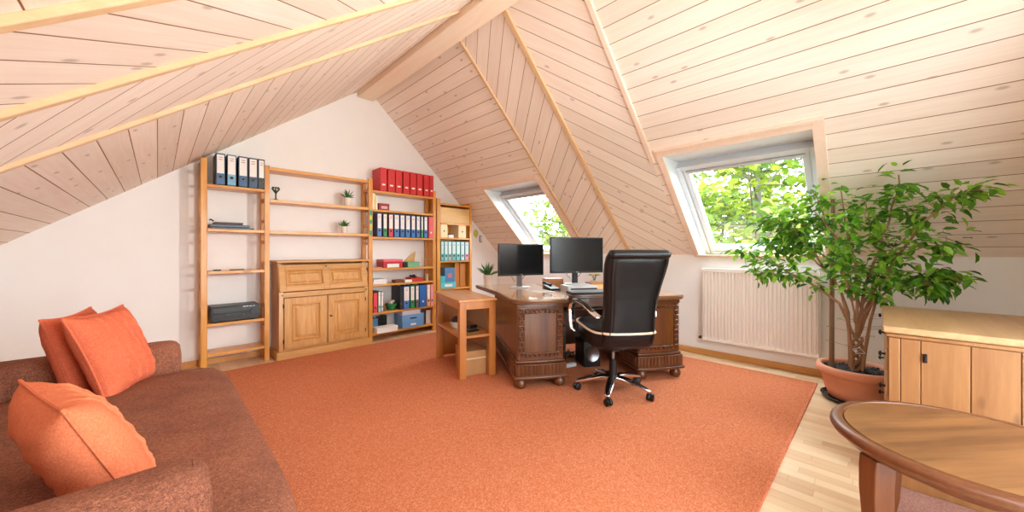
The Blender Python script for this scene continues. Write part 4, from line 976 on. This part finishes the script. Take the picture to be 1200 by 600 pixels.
# ------------------------------------------------------------------ side table at the end of the desk
st = thing('side_table', 'tall honey-coloured side table with one shelf at the end of the carved desk', 'table', (1.955, 2.675, .0115), R(-17.5))
TW, TL_ = .375, .83
for x in (0.008, TW-.073):
    for y in (.008, TL_-.073): obj('leg', bx(x, x+.065, y, y+.065, 0, .710), 'alder', st, bevel=.003)
for q in ((.073, TW-.073, .012, .034), (.073, TW-.073, TL_-.034, TL_-.012)): obj('apron', bx(q[0], q[1], q[2], q[3], .640, .709), 'alder', st, bevel=.002)
for q in ((.012, .034), (TW-.034, TW-.012)): obj('apron', bx(q[0], q[1], .073, TL_-.073, .640, .709), 'alder_y', st, bevel=.002)
obj('table_top', bx(-.008, TW, -.008, TL_+.008, .711, .733), 'alder_y', st, bevel=.005, seg=3)
obj('shelf', bx(.010, TW-.010, .074, TL_-.074, .375, .398), 'alder_y', st, bevel=.002); obj('shelf_edge', bx(.073, TW-.073, .012, .074, .375, .398), 'alder', st, bevel=.002)
obj('side_board', bx(TW-.028, TW-.012, .073, TL_-.073, .02, .639), colour((196, 172, 142)), st); obj('end_board', bx(.073, TW-.073, TL_-.030, TL_-.014, .02, .639), 'alder', st)
c_, s_ = math.cos(R(-17.5)), math.sin(R(-17.5))
def stw(x, y, z=0): return (1.955+x*c_-y*s_, 2.675+x*s_+y*c_, z)
t = thing('cardboard_box', 'brown cardboard box on the carpet under the side table', 'box', stw(.20, .24, .0118), R(-17.5))
obj('carton', bx(-.11, .11, -.15, .15, 0, .225), 'card', t, bevel=.003)
for sx in (-1, 1): obj('box_flap', bx(min(0, sx*.112), max(0, sx*.112), -.15, .15, .226, .230), 'card', t)
obj('tape', bx(-.11, .11, -.1512, -.1500, .15, .165), colour((200, 170, 130)), t)
t = thing('bowl', 'clear bowl holding a black pouch on the side table shelf', 'bowl', stw(.12, .40, .4102))
m = MB(); m.lathe([(0, 0), (.055, 0), (.075, .02), (.085, .07), (.082, .07), (.07, .024), (.05, .006), (0, .006)], seg=28); obj('bowl_body', m, colour((190, 186, 172), .15), t)
m = MB(); m.sphere((0, 0, .075), (.07, .07, .045), 14); obj('pouch', m, 'black', t)
t = thing('hole_punch', 'black hole punch on the front of the side table shelf', 'hole punch', stw(.20, .18, .4102)); obj('base_plate', bx(-.06, .06, -.03, .03, 0, .012), 'black', t, bevel=.003); obj('lever', bx(-.05, .05, -.012, .028, .03, .058), 'black_satin', t, bevel=.008, seg=3); obj('hinge_block', bx(-.055, .055, .005, .03, .0125, .032), 'steel', t, bevel=.002)

# ------------------------------------------------------------------ carved desk
dk = thing('carved_desk', 'large dark carved desk with two pedestals under the skylights', 'desk', (2.13, 2.17, .0115), R(-33))
Cd, Sd = math.cos(R(-33)), math.sin(R(-33)); ZT = .769
def dw(x, y, z=0): return (2.13+x*Cd-y*Sd, 2.17+x*Sd+y*Cd, z)
def top_piece(nm, poly, inset):
    cx = sum(p[0] for p in poly)/len(poly); cy = sum(p[1] for p in poly)/len(poly)
    m = MB(); 
    def ring(k, z): return [(x+(cx-x)*k, y+(cy-y)*k, z) for x, y in poly]
    m.loft([ring(.03, ZT-.040), ring(.012, ZT-.036), ring(.014, ZT-.028), ring(.0, ZT-.022), ring(0, ZT-.008), ring(.008, ZT)]); e = obj(nm, m, 'walnut_edge', dk, smooth=50)
    m = MB(); m.prism([(x+(cx-x)*.05, y+(cy-y)*.05) for x, y in poly], ZT-.002, ZT+.0015); obj('veneer', m, 'walnut_sheen', e)
    return e
Wd = 1.68
Lp = [(0, .075), (.012, .04), (.06, .004), (.16, -.014), (.28, -.02), (.40, -.014), (.487, .002), (.535, .07), (.572, .18), (.586, .30), (.586, 1.40), (-.165, 1.40), (-.03, .62)]
top_piece('desk_top', Lp, 0); top_piece('desk_top', [(Wd-x if x >= 0 else Wd-x*.2, y) for x, y in Lp][::-1], 0)
top_piece('desk_top', [(.590, .268), (1.09, .268), (1.09, 1.40), (.590, 1.40)], 0)
def arc(x0, x1, y, bow, n=10): return [(x0+(x1-x0)*i/n, y-bow*(1-(2*i/n-1)**2)) for i in range(n+1)]
def pedestal(x0, x1):
    mid = (x0+x1)/2; yb = 1.30
    m = MB(); m.prism(arc(x0, x1, .05, .012)+[(x1, yb), (x0, yb)], .235, ZT-.041); b = obj('pedestal', m, 'walnut', dk, bevel=.004)
    m = MB(); m.prism(arc(x0-.012, x1+.012, .036, .015)+[(x1+.012, yb+.012), (x0-.012, yb+.012)], .215, .237); m.prism(arc(x0-.006, x1+.006, .042, .015)+[(x1+.006, yb), (x0-.006, yb)], ZT-.075, ZT-.042); obj('moulding', m, 'walnut', b, bevel=.007, seg=3)
    m = MB(); m.prism(arc(x0-.020, x1+.020, .024, .020)+[(x1+.02, yb+.02), (x0-.02, yb+.02)], .105, .213); obj('plinth', m, 'walnut', b, bevel=.003)
    m = MB(); m.prism(arc(x0-.034, x1+.034, .008, .022)+[(x1+.034, yb+.03), (x0-.034, yb+.03)], .086, .112); obj('plinth_moulding', m, 'walnut', b, bevel=.009, seg=3)
    m = MB(); n = 13                                # fluted plinth
    for i in range(n):
        u = (i+.5)/n; x = x0-.012+(x1-x0+.024)*u; y = .024-.020*(1-(2*u-1)**2); m.cyl((x, y+.003, .118), (x, y+.003, .204), .0125, seg=8)
    for xs in (x0-.02, x1+.02):
        for i in range(40): y = .05+(yb-.06)*(i+.5)/40; m.cyl((xs, y, .118), (xs, y, .204), .0095, seg=6)
    obj('fluting', m, 'walnut', b)
    k = .064; fz0, fz1 = .252, ZT-.080; yf = lambda x: .05-.012*(1-(2*(x-x0)/(x1-x0)-1)**2)
    m = MB(); m.prism(arc(x0+k, x1-k, yf(x0+k)-.002, .003)+[(x1-k, .07), (x0+k, .07)], fz0+k*.75, fz1-k*.75); obj('front_panel', m, 'burl', b, bevel=.004)
    m = MB()                                          # bead around the panel
    a_, b_, c_2, d_ = x0+k-.004, x1-k+.004, fz0+k*.75-.004, fz1-k*.75+.004; y_ = yf(x0+k)-.004
    m.tube([(a_, y_, c_2), (b_, y_, c_2), (b_, y_, d_), (a_, y_, d_), (a_, y_, c_2)], .007, 8)
    m.tube([(x0+.014, yf(x0)-.003, fz0), (x0+.014, yf(x0)-.003, fz1)], .008, 8); m.tube([(x1-.014, yf(x1)-.003, fz0), (x1-.014, yf(x1)-.003, fz1)], .008, 8)
    obj('panel_bead', m, 'walnut', b)
    m = MB()                                          # carved border: scrolls up the stiles and along the rails
    def scroll(cx, cz, r_, s_):
        y = yf(cx)-.010
        m.tube([(cx+s_*r_*(1-t*.8)*math.cos(t*5.2+.6), y, cz+r_*(1-t*.8)*math.sin(t*5.2+.6)) for t in [i/9 for i in range(10)]], [.0115-.005*i/9 for i in range(10)], 6)
        m.sphere((cx-s_*r_*.7, y+.001, cz+r_*.75), (.013, .009, .010), 8)
    nv = 9
    for s_, x in ((1, x0+.040), (-1, x1-.040)):
        for i in range(nv): scroll(x, fz0+.035+(fz1-fz0-.07)*i/(nv-1), .022, s_*(1 if i % 2 else -1))
    nh = 7
    for zz_ in (fz0+.030, fz1-.030):
        for i in range(nh): scroll(x0+.09+(x1-x0-.18)*i/(nh-1), zz_, .019, 1 if i < nh/2 else -1)
    obj('carving', m, 'walnut', b)
    for q in ((x0+.035, .06), (x1-.035, .06), (x0+.05, 1.24), (x1-.05, 1.24)):
        m = MB(); m.lathe([(0, 0), (.026, 0), (.044, .014), (.050, .036), (.046, .060), (.034, .074), (.030, .088)], (q[0], q[1], 0), 24); obj('ball_foot', m, 'walnut', dk)
    return b
pedestal(.055, .475); pedestal(Wd-.475, Wd-.055)
ap = obj('centre_drawer', bx(.500, Wd-.500, .29, .31, .640, ZT-.042), 'walnut', dk, bevel=.004); obj('drawer_bead', bx(.53, Wd-.53, .284, .29, .655, .665), 'walnut_edge', ap)
obj('back_panel', bx(.480, Wd-.480, 1.0, 1.025, .10, ZT-.042), 'walnut', dk); obj('keyboard_tray', bx(.50, 1.18, .36, .70, .600, .618), 'walnut_edge', dk, bevel=.003)
# under the desk
def under(name, label, cat, x, y, sx, sy, h, mat, rz=0):
    t = thing(name, label, cat, dw(x, y, .0118), R(-33)+rz); obj('case', bx(-sx, sx, -sy, sy, 0, h), mat, t, bevel=.006); return t
pc = under('computer_tower', 'black computer tower standing in the kneehole of the carved desk', 'computer', .62, .80, .09, .17, .40, 'black')
obj('front_bezel', bx(-.085, .085, -.178, -.171, .01, .39), 'black_satin', pc, bevel=.003); m = MB(); m.cyl((0, -.181, .33), (0, -.178, .33), .012); obj('power_button', m, 'steel', pc)
sb = under('subwoofer', 'black round subwoofer on the carpet behind the office chair', 'speaker', .93, .58, .09, .12, .26, 'black')
m = MB(); m.lathe([(0, 0), (.05, .003), (.072, .012), (.078, 0)], seg=28)
for v in m.bm.verts: v.co = Vector((v.co.x, -.121-v.co.z, .13+v.co.y))
obj('speaker_cone', m, 'steel', sb)
ps = under('power_strip', 'white power strip on the carpet in the desk kneehole', 'power strip', .66, .50, .12, .025, .035, 'white', .3)
for k in range(4): m = MB(); m.cyl((-.08+.05*k, 0, .0355), (-.08+.05*k, 0, .04), .017); obj('socket', m, 'grey_rail', ps)
cb = thing('cable_bundle', 'tangle of dark cables on the carpet under the desk', 'cable', dw(.80, .78, .0118), R(-33)); rc = random.Random(8)
for k in range(5):
    m = MB(); m.tube([(rc.uniform(-.06, .06), rc.uniform(-.05, .06), .012+.01*k+rc.uniform(0, .05)) for i in range(7)], .006, 6); obj('cable', m, 'black' if k % 2 else 'steel', cb)

# ------------------------------------------------------------------ things on the desk
ZD = .011+ZT+.0022
def monitor(label, px, py, yaw, w, h, zc, base_z, stand='black'):
    t = thing('monitor', label, 'monitor', (px, py, base_z), yaw)
    zc -= base_z
    m = MB(); m.box(-w/2, w/2, -.012, .012, zc-h/2, zc+h/2); m.box(-w*.32, w*.32, .012, .05, zc-h*.3, zc+h*.3); sc = obj('housing', m, 'black', t, bevel=.004)
    obj('screen', bx(-w/2+.014, w/2-.014, -.0135, -.012, zc-h/2+.022, zc+h/2-.014), 'screen', sc); obj('badge', bx(-.012, .012, -.0136, -.012, zc-h/2+.008, zc-h/2+.013), 'grey_rail', sc)
    m = MB(); m.box(-.03, .03, .035, .062, .012, zc); obj('stand', m, stand, t, bevel=.004)
    m = MB(); m.lathe([(0, 0), (.118, 0), (.120, .006), (.112, .012), (0, .014)], (0, .035, 0), 40, 1., .8); obj('foot', m, 'grey_rail', t)
    m = MB(); m.tube([(.06, .03, zc-h*.28), (.075, .05, zc-h*.5), (.05, .07, zc-h*.62), (.02, .09, .10)], .004, 6); m.tube([(-.05, .03, zc-h*.28), (-.09, .06, zc-h*.55), (-.03, .10, .06)], .003, 6); obj('cable', m, 'black', t)
    return t
monitor('wide black monitor nearer the shelving, standing beside the potted succulent', 2.895, 2.80, R(-19.5), .56, .352, 1.096, ZD, 'steel')
rs = thing('monitor_riser', 'low white riser with black slot under the second monitor', 'riser', (3.135, 2.20, ZD), R(-30)); obj('case', bx(-.165, .165, -.11, .11, 0, .058), 'white', rs, bevel=.004); obj('slot', bx(-.135, .155, -.112, -.11, .012, .034), 'black', rs)
monitor('larger black monitor on the white riser behind the keyboard', 3.155, 2.235, R(-29), .605, .375, 1.150, ZD+.0588)
kb = thing('keyboard', 'grey keyboard on the desk in front of the larger monitor', 'keyboard', (3.02, 1.985, ZD), R(-31))
m = MB(); m.hexa([(-.22, -.07, 0), (.22, -.07, 0), (.22, .07, 0), (-.22, .07, 0), (-.22, -.07, .012), (.22, -.07, .012), (.22, .07, .024), (-.22, .07, .024)]); obj('case', m, 'black', kb, bevel=.003)
m = MB()
for r_ in range(5):
    for c in range(15):
        x = -.208+.028*c; y = -.060+.025*r_; z = .013+.012*(y+.07)/.14; m.box(x, x+.023, y, y+.020, z, z+.006)
obj('keys', m, colour((168, 176, 184)), kb)
tp = thing('desk_telephone', 'black desk telephone between the two monitors', 'telephone', dw(.575, .70, ZD), R(-20))
m = MB(); m.hexa([(-.06, -.08, 0), (.06, -.08, 0), (.06, .08, 0), (-.06, .08, 0), (-.06, -.08, .018), (.06, -.08, .018), (.06, .08, .05), (-.06, .08, .05)]); obj('base', m, 'black', tp, bevel=.005); m = MB(); m.tube([(-.055, -.07, .055), (-.05, 0, .062), (-.055, .07, .07)], [.017, .011, .017], 10); obj('handset', m, 'black_satin', tp)
box_thing('organizer_box', 'brown wooden box behind the telephone between the monitors', 'box', -.10, .10, -.08, .08, 0, .105, 'alder').location = dw(.66, .93, ZD)
box_thing('desk_drawer_box', 'long low wooden box on the desk behind the keyboard', 'box', -.19, .19, -.10, .10, 0, .07, 'pale_pine', lid='alder_y').location = dw(1.20, .74, ZD)
for o in COL.objects:
    if o.name in ('organizer_box', 'desk_drawer_box'): o.rotation_euler = (0, 0, R(-33))
fw = thing('flower_pot', 'small pot of yellow flowers behind the larger monitor', 'plant', dw(1.18, .96, ZD))
m = MB(); m.lathe([(0, 0), (.035, 0), (.045, .07), (.042, .07), (.032, .01), (0, .008)], seg=20); obj('pot', m, 'white_pot', fw)
m = MB(); mg = MB(); rr = random.Random(6)
for k in range(9):
    a = k*2.4; e = Vector((.05*math.cos(a), .05*math.sin(a), .12+.02*rr.random())); mg.tube([(0, 0, .05), e*.6+Vector((0, 0, .05)), e], .0025, 5); mg.leaf(e*.7+Vector((0, 0, .03)), Vector((math.cos(a), math.sin(a), .2)), Vector((0, 0, 1)), .05, .03)
    for j in range(7): b = j*.9; m.leaf(e, Vector((math.cos(b), math.sin(b), .5)), Vector((0, 0, 1)), .026, .016)
obj('stems', mg, 'succulent', fw); obj('petals', m, 'yellow_petal', fw, smooth=0)
succulent('spiky green plant in a white pot on the far corner of the desk', 2.83, 3.29, ZD, .15, .125, None, 1.1, 34)
for i, (x, y, rz, lb) in enumerate([(.42, .62, -20, 'white sheet standing in for a reflection on the desk left of the telephone')]):  # pale reflection on the desk top drawn as a white sheet
    t = thing('white_sheet', lb, 'paper', dw(x, y, ZD), R(rz)); obj('sheet', bx(-.105, .105, -.148, .148, 0, .0012), 'paper', t)

# ------------------------------------------------------------------ office chair
oc = thing('office_chair', 'black leather office chair with chrome star base at the carved desk', 'chair', (2.745, 1.575, .0115), R(-36.87))
base = MB(); base.cyl((0, 0, .085), (0, 0, .135), .042, .034, 20); sb = obj('base_hub', base, 'chrome', oc)
LA = [None]*5
a0 = math.atan2(-.121+.0, -.305)                     # direction of the nearest caster, from the photo
wv = Vector((2.44-2.745, 1.454-1.575)); la = math.atan2(wv.y, wv.x)+R(36.87)
for k in range(5):
    a = la+k*2*math.pi/5; T5 = Matrix.Rotation(a, 4, 'Z'); rings = []
    for r_, z, w_, h in ((.03, .120, .036, .044), (.10, .120, .034, .040), (.20, .100, .030, .032), (.29, .080, .024, .024), (.315, .074, .020, .018), (.32, .074, .010, .010)):
        rings.append([T5 @ Vector((r_, w_*math.copysign(abs(math.cos(t))**.6, math.cos(t)), z+h*.5*math.copysign(abs(math.sin(t))**.6, math.sin(t)))) for t in [2*math.pi*i/14 for i in range(14)]])
    m = MB(); m.loft(rings); ar = obj('base_arm', m, 'chrome', oc)
    m = MB(); rings = []
    for r_, z, w_ in ((.17, .1245, .012), (.21, .1155, .013), (.28, .0955, .012), (.30, .087, .008)): rings.append([T5 @ Vector(p) for p in ((r_, -w_, z), (r_, w_, z), (r_, w_, z+.005), (r_, -w_, z+.005))])
    m.loft(rings); obj('arm_inlay', m, 'black_satin', ar, bevel=.002)
    m = MB(); cxy = T5 @ Vector((.31, 0, 0)); sw = Matrix.Translation(cxy) @ Matrix.Rotation(a+.9+k*.7, 4, 'Z')
    for s_ in (-1, 1):
        m.tube([sw @ Vector((.012, s_*.006, .028)), sw @ Vector((.012, s_*.012, .028)), sw @ Vector((.012, s_*.024, .028)), sw @ Vector((.012, s_*.027, .028))], [.027, .028, .028, .022], 20)
    m.tube([sw @ Vector((.012, -.006, .028)), sw @ Vector((.012, .006, .028))], .016, 12); m.tube([sw @ Vector((0, 0, .03)), sw @ Vector((0, 0, .068))], .008, 8)
    hood = [sw @ Vector((.012-.031*math.cos(t), 0, .028+.031*math.sin(t))) for t in [i*math.pi/10 for i in range(11)]]
    m.tube(hood, .006, 6); obj('caster', m, 'black', oc)
m = MB(); m.cyl((0, 0, .13), (0, 0, .275), .034, .032, 20); cl_ = obj('column_sleeve', m, 'black', oc)
m = MB(); m.cyl((0, 0, .27), (0, 0, .375), .014, seg=14); obj('gas_spring', m, 'steel', cl_)
m = MB(); m.cyl((0, 0, .345), (0, 0, .415), .052, .060, 20); m.box(-.09, .09, -.12, .14, .405, .440); mech = obj('tilt_mechanism', m, 'black', oc, bevel=.006)
m = MB(); m.tube([(.08, .02, .42), (.24, .03, .415), (.27, .03, .41)], [.006, .006, .011], 8); obj('tilt_lever', m, 'black', mech)
def rr_ring(cx, cy, hx, hy, z, k=4., n=44, tilt=0):
    out = []
    for i in range(n):
        t = 2*math.pi*i/n; ct_, s_t = math.cos(t), math.sin(t); r_ = (abs(ct_)**k+abs(s_t)**k)**(-1/k); x, y = cx+hx*r_*ct_, cy+hy*r_*s_t; out.append((x, y, z+tilt*(y-cy)))
    return out
m = MB(); zs = [(.428, .86), (.436, .93), (.455, .975), (.50, 1.0), (.535, 1.0), (.562, .985), (.578, .94), (.586, .85), (.589, .6), (.590, .05)]
m.loft([rr_ring(0, -.005, .262*q, .285*q, z, 4.5, tilt=.035) for z, q in zs]); se = obj('seat', m, 'leather', oc, smooth=60)
m = MB(); rg = rr_ring(0, -.005, .266, .289, .562, 4.5, 72, .035); m.tube(rg+[rg[0]], .009, 8); obj('seat_piping', m, 'piping', se)
# backrest: S-shaped shell lofted upward
bz = [(.445, -.262, .045, .185), (.46, -.268, .060, .203), (.54, -.278, .068, .208), (.62, -.286, .072, .204), (.72, -.300, .072, .202), (.82, -.322, .066, .208), (.92, -.352, .060, .222), (1.02, -.388, .056, .236), (1.09, -.416, .055, .241), (1.14, -.436, .053, .238), (1.172, -.446, .045, .228), (1.184, -.450, .028, .212)]
m = MB(); m.loft([rr_ring(0, y, hx, hy, z, 3.4, 48) for z, y, hy, hx in bz]); br = obj('backrest', m, 'leather', oc, smooth=60)
def by(z):
    for (z0, y0, h0, x0), (z1, y1, h1, x1) in zip(bz, bz[1:]):
        if z0 <= z <= z1: f = (z-z0)/(z1-z0); return y0+(y1-y0)*f, h0+(h1-h0)*f, x0+(x1-x0)*f
m = MB()                                             # raised back panel inside the side bolsters
def bp(u, v):
    z = .475+.665*v; y, h, x = by(z); q = (2*u-1); e = max(0, 1-abs(q)**6)**.5*max(0, 1-abs(2*v-1)**14)**.5
    return (q*x*.80, y-h*(1-.10*abs(q)**3)-.014*e+.010, z)
m.grid(28, 40, bp); obj('back_panel', m, 'leather', br, smooth=70)
m = MB()
for s_ in (-1, 1): m.tube([(s_*by(z)[2]*.83, by(z)[0]-by(z)[1]*.93, z) for z in [.48+.66*i/30 for i in range(31)]], .0045, 6)
obj('seam', m, 'leather', br)
y, h, x = by(.562); m = MB(); m.tube([(x*1.0*math.sin(t), y-(h+.008)*(abs(math.cos(t))**.5), .562+.0*t) for t in [(-1.45+2.9*i/40) for i in range(41)]], .0095, 8); obj('back_piping', m, 'piping', br)
m = MB(); m.loft([[(xx, -.450+.052*math.cos(t)*q-.01, 1.160+.034*math.sin(t)*q) for t in [2*math.pi*i/20 for i in range(20)]] for xx, q in ((-.222, .7), (-.216, .95), (-.20, 1), (0, 1.03), (.20, 1), (.216, .95), (.222, .7))]); obj('headrest_roll', m, 'leather', br, smooth=60)
for s_ in (-1, 1):
    pts = [(s_*.262, .185, .475), (s_*.295, .19, .50), (s_*.302, .20, .58), (s_*.302, .205, .68), (s_*.30, .185, .725), (s_*.296, .12, .752), (s_*.288, .02, .757), (s_*.272, -.10, .738), (s_*.252, -.19, .700), (s_*.225, -.245, .672)]
    P2 = []
    for a, b in zip(pts, pts[1:]):
        for k in range(4): P2.append(Vector(a).lerp(Vector(b), k/4))
    P2.append(Vector(pts[-1])); rings = []
    for i, p in enumerate(P2):
        t_ = (P2[min(i+1, len(P2)-1)]-P2[max(i-1, 0)]).normalized(); sx = Vector((1, 0, 0)); nn = t_.cross(sx).normalized()
        rings.append([p+sx*.029*math.copysign(abs(math.cos(q))**.6, math.cos(q))+nn*.010*math.copysign(abs(math.sin(q))**.6, math.sin(q)) for q in [2*math.pi*j/12 for j in range(12)]])
    m = MB(); m.loft(rings); ar = obj('armrest', m, 'chrome', oc, smooth=50)
    m = MB(); rings = []
    for i in range(18, 33):
        p = P2[i]; q = .024 if 19 < i < 31 else .018; zz_ = .010
        rings.append([p+Vector((q*math.cos(w_), 0, zz_+.011*math.sin(w_))) for w_ in [2*math.pi*j/12 for j in range(12)]])
    m.loft(rings); obj('arm_pad', m, 'black_satin', ar, smooth=60)
    m = MB(); m.cyl((s_*.205, -.245, .672), (s_*.245, -.245, .672), .014, seg=14); obj('arm_bolt', m, 'chrome', ar)
